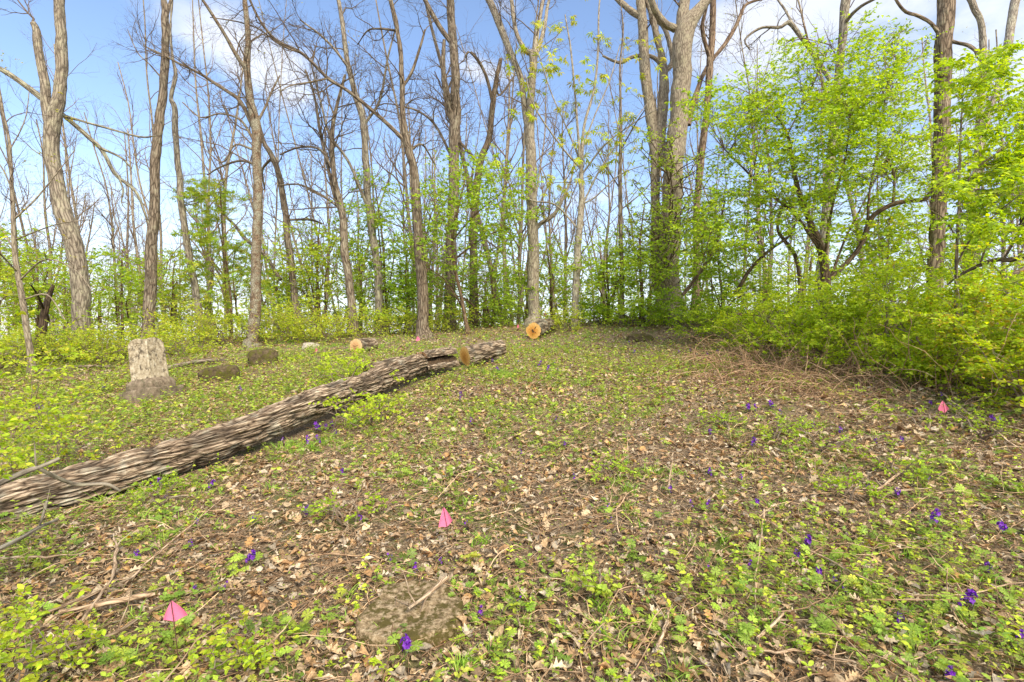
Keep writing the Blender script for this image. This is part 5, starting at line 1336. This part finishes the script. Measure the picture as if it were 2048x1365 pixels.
mb = MB(); tubes(mb, P - o0, (rng.uniform(.0028, .0065, n))[:, None] * np.linspace(1, .5, 7)[None], 4, pal(n, [(1.3, 1.05, .85), (1.05, .82, .64), (1.45, 1.25, 1.05)]))
mb.build('bent_stalks', M['stick'], root)
P1, R1 = kids(P - o0, np.full((n, 7), .005), 3, .3, 1, (.08, .3), (25, 60), 0, 4, .15, .0035, .8)
mb = MB(); tubes(mb, P1, R1, 3, pal(len(P1), [(1.1, .9, .75), (.85, .68, .55)])); mb.build('fine_twigs', M['stick'], root)
# upright dead canes standing in the thicket's skirt
n = 60; px = rng.uniform(1400, 1980, n); by = 735 + (px - 1400) * .11 + rng.normal(size=n) * 12
A_ = np.array([gp(a, b, 3, 14) for a, b in zip(px, by)]); B_ = A_ + nrm(np.array([0, 0, 1.]) + rng.normal(size=(n, 3)) * .5) * rng.uniform(.4, 1.2, (n, 1)); B_[:, 2] = np.maximum(B_[:, 2], A_[:, 2] + .15)
mb = MB(); tubes(mb, jitter_lines(A_, B_, 7, .0, .02) - o0, np.full((n, 1), .005) * np.linspace(1, .5, 7)[None], 5, pal(n, [(1.15, .95, .8), (.8, .65, .52)])); mb.build('dead_canes', M['stick'], root)


# ------------------------------------------------------------------ where things may grow
LOGA = np.array([W(*r) for r in [(-190, 1085, 3.75), (0, 1016, 4.25), (250, 940, 4.8), (480, 868, 5.5), (640, 806, 6.6), (735, 764, 7.6), (800, 738, 8.4), (840, 724, 9.0), (930, 711, 10.2), (1003, 694, 10.72)]])[:, :2]


def logdist(x, y):
    q = np.stack([x, y], -1); best = np.full(len(q), 1e9); sd = np.zeros(len(q))
    for a, b in zip(LOGA[:-1], LOGA[1:]):
        ab = b - a; t = np.clip(((q - a) @ ab) / (ab @ ab), 0, 1); pr = a + t[:, None] * ab; dv = q - pr; d2 = np.hypot(dv[:, 0], dv[:, 1])
        s_ = np.sign(ab[0] * (q[:, 1] - a[1]) - ab[1] * (q[:, 0] - a[0]))
        sd = np.where(d2 < best, s_, sd); best = np.minimum(best, d2)
    return best, sd


def scatter(n, d0, d1, pw=1.0, margin=90):
    """positions over the visible ground, thicker close to the camera"""
    d = d0 + (d1 - d0) * rng.random(n) ** pw
    px = rng.uniform(-margin, 2048 + margin, n)
    # thicker where the picture looks, thinner but present to either side
    out_ = rng.random(n) < .22 * (d < 7)
    px = np.where(out_, np.where(rng.random(n) < .5, rng.uniform(-900, -60, n), rng.uniform(2110, 2950, n)), px)
    x = (px - CX) / F * d
    return x, d, px


def clear(x, y, logr=.21, slab=True):
    ld, sd = logdist(x, y)
    ok = ld > logr
    hd = np.maximum(np.abs((x - hx) * .7 + (y - hy) * .7), np.abs((x - hx) * .7 - (y - hy) * .7))
    ok &= hd > .37
    if slab: ok &= ~((np.abs(x - slab_c[0]) / .225) ** 2 + (np.abs(y - slab_c[1]) / .135) ** 2 < 1)
    return ok


def greenness(x, y):
    """how much grows here, 0..1"""
    ld, sd = logdist(x, y)
    p = n2(x, y, .75, 41, 3)
    f = n2(x, y, 2.6, 43, 3)
    g = .235 + 1.5 * (p - .5) + 1.3 * (f - .5)
    g += .58 * ((sd > 0) & (y > 3.6))                    # beyond the log
    g += .45 * np.exp(-(ld / .45) ** 2)
    px_ = CX + x / y * F
    g += .13 * np.clip((px_ - 1450) / 400, 0, 1) * np.clip((6.5 - y) / 2, 0, 1)
    g += .28 * np.clip((520 - px_) / 300, 0, 1) * np.clip((4.2 - y) / 1, 0, 1)
    g += .10 * np.clip((y - 5.2) / 2, 0, 1)
    g -= .30 * np.exp(-(((px_ - 1480) / 190) ** 2 + ((y - 7) / 1.4) ** 2))
    return np.clip(g, 0, 1)


# ------------------------------------------------------------------ dead leaves
LIT = [(.47, .33, .18), (.42, .285, .15), (.52, .39, .235), (.36, .21, .10), (.50, .42, .30), (.30, .19, .095), (.46, .26, .10), (.54, .45, .32), (.42, .33, .22)]
mb = MB()
for n, d0, d1, pw, L0, L1, tpl, asp in [(5200, 1.3, 5.0, 1.1, .045, .10, OAK, .72), (9500, 1.3, 5.5, 1.1, .035, .085, OVA, .62), (14000, 4.5, 9.5, .9, .045, .10, OVA, .65), (26000, 7.5, 18, .75, .05, .10, DIA, .7), (36000, 1.3, 6, 1.1, .012, .035, DIA, .5), (36000, 4.5, 12, .8, .02, .055, DIA, .5)]:
    x, y, px = scatter(n, d0, d1, pw)
    k = clear(x, y, .12) & (rng.random(n) > .35 * greenness(x, y))
    x, y = x[k], y[k]; n = len(x)
    C = np.stack([x, y, H(x, y) + rng.uniform(.004, .035, n)], -1)
    a = rng.uniform(0, 2 * np.pi, n); tl = rng.normal(size=(n, 3)) * np.array([.36, .36, 0]) + np.array([0, 0, 1.])
    Nn = nrm(tl); D = np.stack([np.cos(a), np.sin(a), rng.normal(size=n) * .22], -1)
    D = nrm(D - (D * Nn).sum(1, keepdims=True) * Nn)
    Ls = rng.uniform(L0, L1, n)
    leaves(mb, tpl, C, D, Nn, Ls, Ls * asp * rng.uniform(.6, 1.1, n), pal(n, LIT, .2), rng.normal(size=n) * .55, rng.normal(size=n) * .55)
tag(mb.build('leaf_litter', M['litter'], smooth=False), 'brown and tan dead oak leaves carpeting the clearing', 'leaf litter', kind='stuff')
# twiglets and bark crumbs in the litter
n = 21000
x, y, px = scatter(n, 1.9, 11, .9); k = clear(x, y, .15, True); x, y = x[k], y[k]; n = len(x)
a = rng.uniform(0, 2 * np.pi, n); ln = rng.uniform(.04, .30, n) ** 1.0
A_ = np.stack([x, y, H(x, y) + rng.uniform(.004, .03, n)], -1)
B_ = A_ + np.stack([np.cos(a) * ln, np.sin(a) * ln, 0 * ln], -1); B_[:, 2] = H(B_[:, 0], B_[:, 1]) + rng.uniform(.004, .04, n)
mb = MB(); tubes(mb, jitter_lines(A_, B_, 5, .02, .02), rng.uniform(.001, .0034, n)[:, None] * np.linspace(1, .6, 5)[None], 4, pal(n, [(1.15, .98, .8), (.8, .64, .5), (1.4, 1.2, 1.0), (.6, .46, .36)]))
n = 1500
x, y, px = scatter(n, 1.9, 9, .9); k = clear(x, y, .15, True); x, y = x[k], y[k]; n = len(x)
a = rng.normal(.5, .9, n); ln = rng.uniform(.22, .75, n)
A_ = np.stack([x, y, H(x, y) + rng.uniform(.01, .05, n)], -1)
B_ = A_ + np.stack([np.cos(a) * ln, np.sin(a) * ln, 0 * ln], -1); B_[:, 2] = H(B_[:, 0], B_[:, 1]) + rng.uniform(.01, .08, n)
k = clear(B_[:, 0], B_[:, 1], .2); A_, B_ = A_[k], B_[k]; n = len(A_)
tubes(mb, jitter_lines(A_, B_, 7, .02, .015), rng.uniform(.0016, .0042, n)[:, None] * np.linspace(1, .5, 7)[None], 5, pal(n, [(1.2, 1.02, .84), (.85, .68, .54), (1.4, 1.22, 1.04), (.6, .46, .36)]))
tag(mb.build('twig_litter', M['stick']), 'small broken twigs strewn through the dead leaves', 'twig litter', kind='stuff')

# ------------------------------------------------------------------ green ground plants
GP = [(.27, .42, .055), (.34, .48, .06), (.21, .35, .05), (.41, .52, .075), (.28, .40, .08)]
GPY = [(.43, .52, .06), (.51, .53, .07), (.35, .47, .05)]
mb = MB(); st = MB()
# cut-leaved rosettes
n = 6200
x, y, px = scatter(n, 2.0, 9.5, .9); k = clear(x, y) & (rng.random(n) < greenness(x, y) * 1.05); x, y = x[k], y[k]; n = len(x)
per = 4
pc = np.repeat(np.stack([x, y, H(x, y)], -1), per, 0); m_ = len(pc)
a = rng.uniform(0, 2 * np.pi, m_); r = rng.uniform(.012, .06, m_); sz = np.repeat(rng.uniform(.35, 1.15, n), per); hgt = rng.uniform(.02, .10, m_) * sz
C = pc + np.stack([np.cos(a) * r * sz, np.sin(a) * r * sz, hgt], -1)
D = np.stack([np.cos(a), np.sin(a), rng.normal(size=m_) * .2], -1); Nn = nrm(np.stack([-np.cos(a) * .35, -np.sin(a) * .35, np.ones(m_)], -1) + rng.normal(size=(m_, 3)) * .22)
D = nrm(D - (D * Nn).sum(1, keepdims=True) * Nn)
Ls = rng.uniform(.022, .046, m_) * sz
base = np.where(rng.random((n, 1)) < .16, pal(n, GPY), pal(n, GP))
leaves(mb, PALM, C, D, Nn, Ls, Ls, np.repeat(base, per, 0) * rng.uniform(.85, 1.15, (m_, 1)), None, rng.normal(size=m_) * .3)
tubes(st, jitter_lines(pc, C, 3, 0, .02), np.full((m_, 3), .0011), 3, (.30, .40, .10))
# seedlings with paired oval leaves
n = 13500
x, y, px = scatter(n, 2.0, 12, .95); gr = greenness(x, y); k = clear(x, y) & (rng.random(n) < gr * 1.1); x, y, gr = x[k], y[k], gr[k]; n = len(x)
hgt = rng.uniform(.03, .17, n) * (.5 + gr)
A_ = np.stack([x, y, H(x, y)], -1); B_ = A_ + np.stack([rng.normal(size=n) * .03, rng.normal(size=n) * .03, hgt], -1)
PS = jitter_lines(A_, B_, 4, 0, .03); tubes(st, PS, np.full((n, 1), .0014) * np.linspace(1, .6, 4)[None], 3, (.36, .36, .12))
lv = 7
t = rng.uniform(.3, 1, (n, lv)); C = (A_[:, None] * (1 - t[..., None]) + B_[:, None] * t[..., None]).reshape(-1, 3); m_ = len(C)
a = rng.uniform(0, 2 * np.pi, m_); D = np.stack([np.cos(a), np.sin(a), rng.uniform(-.1, .5, m_)], -1); Nn = nrm(np.array([0, 0, 1.]) + rng.normal(size=(m_, 3)) * .35)
Ls = rng.uniform(.016, .04, m_)
base = np.where((rng.random((n, 1)) < .55), pal(n, HON[:3] + GPY), pal(n, GP))
far = np.repeat(y > 6, lv)
cb_ = np.repeat(base, lv, 0) * rng.uniform(.85, 1.15, (m_, 1))
leaves(mb, OVA, C[~far], D[~far], Nn[~far], Ls[~far], Ls[~far] * .52, cb_[~far])
leaves(mb, DIA, C[far], D[far], Nn[far], Ls[far] * 1.25, Ls[far] * .7, cb_[far])
# distant carpet
n = 120000
x, y, px = scatter(n, 2.2, 12, .8, 100); gr = greenness(x, y); k = clear(x, y) & (rng.random(n) < gr * .9 + .20); x, y = x[k], y[k]; n = len(x)
C = np.stack([x, y, H(x, y) + rng.uniform(.006, .05, n)], -1); Ls = rng.uniform(.012, .032, n)
leaves(mb, DIA, C, rdir(n, -.2, .7), nrm(np.array([0, 0, 1.]) + rng.normal(size=(n, 3)) * .5), Ls, Ls * rng.uniform(.25, .65, n), pal(n, GP + GPY + GPY))
n = 60000
x, y, px = scatter(n, 6.0, 20, .8, 160); gr = greenness(x, y); k = clear(x, y) & (rng.random(n) < gr + .26); x, y = x[k], y[k]; n = len(x)
C = np.stack([x, y, H(x, y) + rng.uniform(.01, .16, n)], -1); Ls = rng.uniform(.03, .07, n)
leaves(mb, DIA, C, rdir(n, -.2, .5), nrm(np.array([0, 0, 1.]) + rng.normal(size=(n, 3)) * .45), Ls, Ls * .6, pal(n, GP + GPY + [(.48, .46, .08)]))
st.build  # stems join the plants below
mb.v += st.v; mb.q += [q_ + mb.n for q_ in st.q]; mb.t += [t_ + mb.n for t_ in st.t]; mb.c += st.c; mb.b += st.b; mb.n += st.n
tag(mb.build('ground_cover', M['ground_leaf'], smooth=False), 'green and yellow-green seedlings and cut-leaved plants pushing through the dead leaves', 'ground cover', kind='stuff')
# grass
tufts = []
for (px, py, n_, s) in [(570, 905, 12, 1), (640, 895, 8, 1), (690, 850, 6, .9), (220, 1000, 7, 1.5), (290, 985, 5, 1.3), (975, 750, 14, 1), (1010, 755, 10, 1), (870, 745, 5, 1), (500, 910, 6, 1.2), (1320, 940, 5, .8), (1225, 985, 6, .8), (820, 800, 6, .8), (1020, 1080, 3, .7), (345, 1085, 5, .8), (1360, 1340, 4, .9), (895, 1310, 5, .7), (1100, 760, 8, .9), (1180, 770, 8, .9)]:
    p = gp(px, py)
    for _ in range(n_): tufts.append((p[0] + rng.normal() * .14, p[1] + rng.normal() * .14, s))
x, y, px = scatter(7000, 2.0, 14, .85); gr = greenness(x, y); k = clear(x, y) & (rng.random(len(x)) < gr * .6)
tufts += [(a, b, rng.uniform(.4, .9)) for a, b in zip(x[k], y[k])]
tf = np.array(tufts); k = clear(tf[:, 0], tf[:, 1], .19); tf = tf[k]; n = len(tf); per = 16
A_ = np.repeat(np.stack([tf[:, 0], tf[:, 1], H(tf[:, 0], tf[:, 1])], -1), per, 0) + rng.normal(size=(n * per, 3)) * np.array([.022, .022, 0]); s = np.repeat(tf[:, 2], per)
ln = rng.uniform(.06, .17, n * per) * s; D = nrm(np.array([0, 0, 1.]) + rng.normal(size=(n * per, 3)) * np.array([.42, .42, 0]))
mb = MB()
a = A_; w0 = .0028 + .0008 * rng.random(n * per); sd = nrm(np.cross(D, rdir(n * per, -.2, .2)))
rows = []
out_d = D * np.array([1, 1, 0])
for f, wf in ((0, 1), (.4, .9), (.75, .6), (1, .08)):
    c_ = A_ + D * (ln * f)[:, None] + out_d * (ln * f * f * .7)[:, None] - np.array([0, 0, 1.]) * (ln * f * f * .22)[:, None]
    rows += [c_ - sd * (w0 * wf)[:, None], c_ + sd * (w0 * wf)[:, None]]
V = np.stack(rows, 1); o_ = np.arange(n * per)[:, None] * 8
mb.add(V.reshape(-1, 3), np.concatenate([o_ + np.array([i, i + 1, i + 3, i + 2]) for i in (0, 2, 4)]), None, np.repeat(pal(n * per, [(.24, .44, .05), (.33, .52, .06), (.18, .36, .045), (.42, .50, .10)]), 8, 0))
tag(mb.build('grass', M['ground_leaf'], smooth=False), 'fresh green grass tufts dotted over the clearing and along the log', 'grass', kind='stuff')

# ------------------------------------------------------------------ violet wildflowers
FL = [(1929, 1187, 1.25), (807, 1276, 1.15), (494, 1105, 1.15), (1876, 1028, 1.1), (2002, 1044, 1.05), (632, 851, 1.25), (654, 851, .9), (664, 847, .9), (619, 874, 1.1), (639, 874, 1), (326, 957, 1.05), (301, 971, .75), (417, 912, 1.05), (419, 965, 1), (333, 993, .8), (684, 936, .9), (612, 1014, .95), (390, 1041, .75), (509, 1038, .7), (383, 1084, .7), (275, 1098, .85), (395, 1171, .6), (448, 1169, .65), (724, 1033, .7),
      (1151, 954, .8), (1340, 971, .9), (1215, 1011, .6), (1221, 1038, .5), (931, 1047, .6), (779, 1113, .6), (886, 1117, .55), (831, 1132, .75), (961, 1221, .8), (1036, 1196, .6), (1420, 937, .85), (1480, 952, .7), (1515, 998, .85), (1416, 1007, .8), (1386, 1004, .6), (1611, 1077, 1), (1594, 1104, .9), (1638, 1135, .9), (1666, 1162, .6), (1500, 1125, .7), (1425, 1138, .55), (1792, 978, .9), (1859, 957, .5), (1731, 966, .6), (1985, 1132, .8), (1799, 1235, .8), (1895, 1335, .9), (2038, 1268, .8), (1690, 1185, .6),
      (1358, 701, .9), (1413, 705, .9), (1437, 701, .9), (1380, 702, .8), (1268, 704, .9), (1257, 684, .9), (1493, 812, 1), (1510, 814, .8), (1539, 805, 1), (1421, 858, .9), (1452, 837, .7), (1562, 825, .6), (1510, 878, 1), (1628, 848, .8), (1683, 856, .9), (1804, 873, .9), (1753, 880, .6), (1830, 819, .8), (1861, 803, .9), (1886, 789, .7), (1987, 832, 1.1), (2002, 837, .9),
      (565, 880, .8), (672, 863, .7), (688, 826, .7), (871, 725, 1.1), (935, 688, .8), (949, 703, 1), (998, 703, 1), (987, 719, .9), (997, 738, 1), (1079, 727, 1.1), (1098, 735, 1), (1115, 737, .8), (1110, 724, .8), (1139, 734, .8), (1039, 726, .8), (922, 787, .9), (918, 797, .8), (941, 842, .8), (1110, 838, .6), (1130, 886, .7), (1044, 898, .8), (204, 775, 1), (76, 814, .9), (89, 814, .7), (478, 773, .9), (482, 781, .8), (1330, 853, .6), (1125, 888, .5)]
protos = []
for vtx in range(4):
    root = empty('violet_wildflower', (0, 0, -50)); tag(root, 'violet wildflower', 'flower', 'violet wildflowers in the clearing')
    hgt = rng.uniform(.075, .105); nf = (9, 7, 5, 4)[vtx]
    bn = np.array([rng.normal() * .012, rng.normal() * .012, 0])
    P = spline(np.array([[0, 0, -.01], np.array([0, 0, hgt * .5]) + bn, [rng.normal() * .012, rng.normal() * .012, hgt]]), 14)
    mb = MB(); tubes(mb, P, np.linspace(.0022, .001, 14), 6, (.25, .30, .08)); mb.build('stem', M['ground_leaf'], root)
    mb = MB(); k = 5; a = rng.uniform(0, 6.28, k); r = rng.uniform(.03, .055, k)
    C = np.stack([np.cos(a) * r, np.sin(a) * r, rng.uniform(.03, .08, k)], -1); tubes(mb, jitter_lines(np.zeros((k, 3)), C, 4, .1, .02), np.full((k, 4), .0011), 4, (.25, .38, .08))
    Ls = rng.uniform(.03, .045, k); leaves(mb, PALM, C, np.stack([np.cos(a), np.sin(a), 0 * a], -1), nrm(np.array([0, 0, 1.]) + rng.normal(size=(k, 3)) * .2), Ls, Ls, pal(k, GP)); mb.build('basal_leaves', M['ground_leaf'], root, smooth=False)
    mb = MB()
    for f in range(nf):
        t_ = .45 + .55 * f / max(1, nf - 1); c = P[int(t_ * 13)]; a = f * 2.4 + rng.normal() * .3
        outd = np.array([math.cos(a), math.sin(a), .15]); c = c + outd * .014 * (1.25 - t_ * .5)
        c0 = P[int(t_ * 13)]; tubes(mb, np.array([c0, c]), np.full(2, .0007)[None].repeat(1, 0)[0], 3, (.12, .05, .25))
        ax_ = nrm(outd + np.array([0, 0, .1])); e1 = nrm(np.cross(ax_, [0, 0, 1.])); e2 = np.cross(ax_, e1)
        ph = np.arange(5) * 2 * np.pi / 5 + rng.normal() * .2
        Dp = np.cos(ph)[:, None] * e1 + np.sin(ph)[:, None] * e2 + ax_ * .35
        Ls = rng.uniform(.012, .016, 5) * (1.15 - .35 * (t_ - .5)); leaves(mb, OVA, np.repeat(c[None], 5, 0), Dp, np.repeat(ax_[None], 5, 0), Ls, Ls * .78, pal(5, [(.16, .02, .38), (.21, .035, .45), (.12, .014, .30), (.26, .07, .50)], .12))
        tubes(mb, np.array([c, c - ax_ * .008 + [0, 0, .003], c - ax_ * .017 + [0, 0, .008]]), np.array([.0025, .0018, .0008]), 5, (.10, .02, .38))
        leaves(mb, DIA, c[None], ax_[None], e1[None], np.array([.006]), np.array([.005]), np.array([[.55, .45, .7]]))
    mb.build('blossoms', M['petal'], root, smooth=False)
    protos.append(root)


ANCH = [('large pink flag', 350, 1225), ('middle pink flag', 890, 1040), ('pink flag by the thicket', 1886, 815), ('stone slab', 815, 1250), ('brush pile', 1500, 735), ('short sawn log', 965, 705), ('headstone', 290, 750), ('orange log end on the crest', 1067, 661), ('split hollow log', 885, 718),
        ('fallen trunk', 640, 820), ('fallen trunk', 420, 900), ('left end of the fallen trunk', 180, 985), ('pale straight stalk', 1518, 1140), ('small forked stick', 1770, 985), ('long thin vine-like stick', 1656, 1139), ('forked branch at the bottom edge', 1580, 1326), ('mossy broken stone', 432, 752), ('short pale stick in the middle', 1048, 872), ('massive oak', 1335, 620), ('bent dry stalk', 1340, 960),
        ('thin stick left of the middle flag', 700, 1050), ('long stick pointing at the log', 340, 1105)]
USED = {}


def flabel(px, py, s):
    dd = [(math.hypot(px - a[1], (py - a[2]) * 1.25), a) for a in ANCH]; dist, a = min(dd)
    dx, dy = px - a[1], py - a[2]
    w = ('right of' if dx > 0 else 'left of') if abs(dx) > abs(dy) * 1.25 else ('in front of' if dy > 0 else 'behind')
    far = 'close ' if dist < 45 else ('' if dist < 110 else 'well ')
    if w == 'behind' and abs(dx) > 20: w = 'behind ' + ('right of' if dx > 0 else 'left of')
    elif w == 'in front of' and abs(dx) > 20: w = 'in front ' + ('right of' if dx > 0 else 'left of')
    sz = 'large' if s >= 1.05 else ('full' if s > .9 else ('small' if s > .7 else 'tiny'))
    return f'{sz} violet wildflower spike {far}{w} the {a[0]}'


lst = []
for i, (px, py, s) in enumerate(FL):
    lab = flabel(px, py, s)
    USED.setdefault(lab, []).append(i); lst.append(lab)
for lab, ids in USED.items():
    if len(ids) > 1:
        ids = sorted(ids, key=lambda i: FL[i][0])
        names = {2: ['leftmost', 'rightmost'], 3: ['leftmost', 'middle', 'rightmost'], 4: ['leftmost', 'second', 'third', 'rightmost']}.get(len(ids), [['leftmost', 'second', 'third', 'fourth', 'fifth', 'sixth'][q_] for q_ in range(len(ids))])
        for i, nm in zip(ids, names): lst[i] = nm + ' ' + lab
for i, (px, py, s) in enumerate(FL):
    pr = protos[0 if s >= 1 else (1 if s >= .85 else (2 if s > .65 else 3))]
    first = pr.location[2] < -40
    r = pr if first else pr.copy()
    if not first:
        COL.objects.link(r)
        for ch in list(pr.children):
            c = ch.copy(); COL.objects.link(c); c.parent = r
    # find the foot: the blossoms stand about .12 m over the ground
    best = None
    for py2 in np.linspace(py, py + 75, 24):
        p = gp(px, py2)
        e = abs((CY - (p[2] + .092 * s - EYE) / p[1] * F) - py)
        if best is None or e < best[0]: best = (e, p)
    p = best[1]
    r.location = Vector(p); sc_ = s * (1.08 if p[1] < 6 else 1.3); r.scale = (sc_,) * 3; r.rotation_euler = (rng.normal() * .08, rng.normal() * .08, rng.uniform(0, 6.28)); r['label'] = lst[i]
# two dandelions
for lab, px, py in [('yellow dandelion bloom left of the long stick pointing at the log', 257, 1084), ('yellow dandelion bloom behind the middle pink flag', 888, 955)]:
    p = gp(px, py + 8); root = empty('dandelion', p); tag(root, lab, 'flower', 'dandelions in the litter')
    mb = MB(); tubes(mb, np.array([[0, 0, -.01], [.004, 0, .03], [0, 0, .055]]), np.full(3, .002), 6, (.3, .4, .1)); mb.build('stem', M['ground_leaf'], root)
    mb = MB(); n = 60; a = rng.uniform(0, 6.28, n); el = rng.uniform(.05, 1.4, n); D = np.stack([np.cos(a) * np.cos(el), np.sin(a) * np.cos(el), np.sin(el)], -1)
    leaves(mb, DIA, np.repeat(np.array([[0, 0, .055]]), n, 0), D, nrm(np.array([0, 0, 1.]) + .01 * rdir(n)), np.full(n, .017), np.full(n, .004), pal(n, [(.85, .60, .02), (.80, .5, .01)], .05)); mb.build('bloom', M['petal'], root)
    mb = MB(); k = 7; a = np.arange(k) * .9; leaves(mb, OAK, np.zeros((k, 3)) + [0, 0, .01], np.stack([np.cos(a), np.sin(a), .2 + 0 * a], -1), np.repeat(np.array([[0, 0, 1.]]), k, 0) + .01, np.full(k, .08), np.full(k, .03), pal(k, GP)); mb.build('basal_leaves', M['ground_leaf'], root)
for s_ in list(bpy.data.objects):
    if s_.parent is None and s_.type == 'EMPTY' and not s_.children: bpy.data.objects.remove(s_)
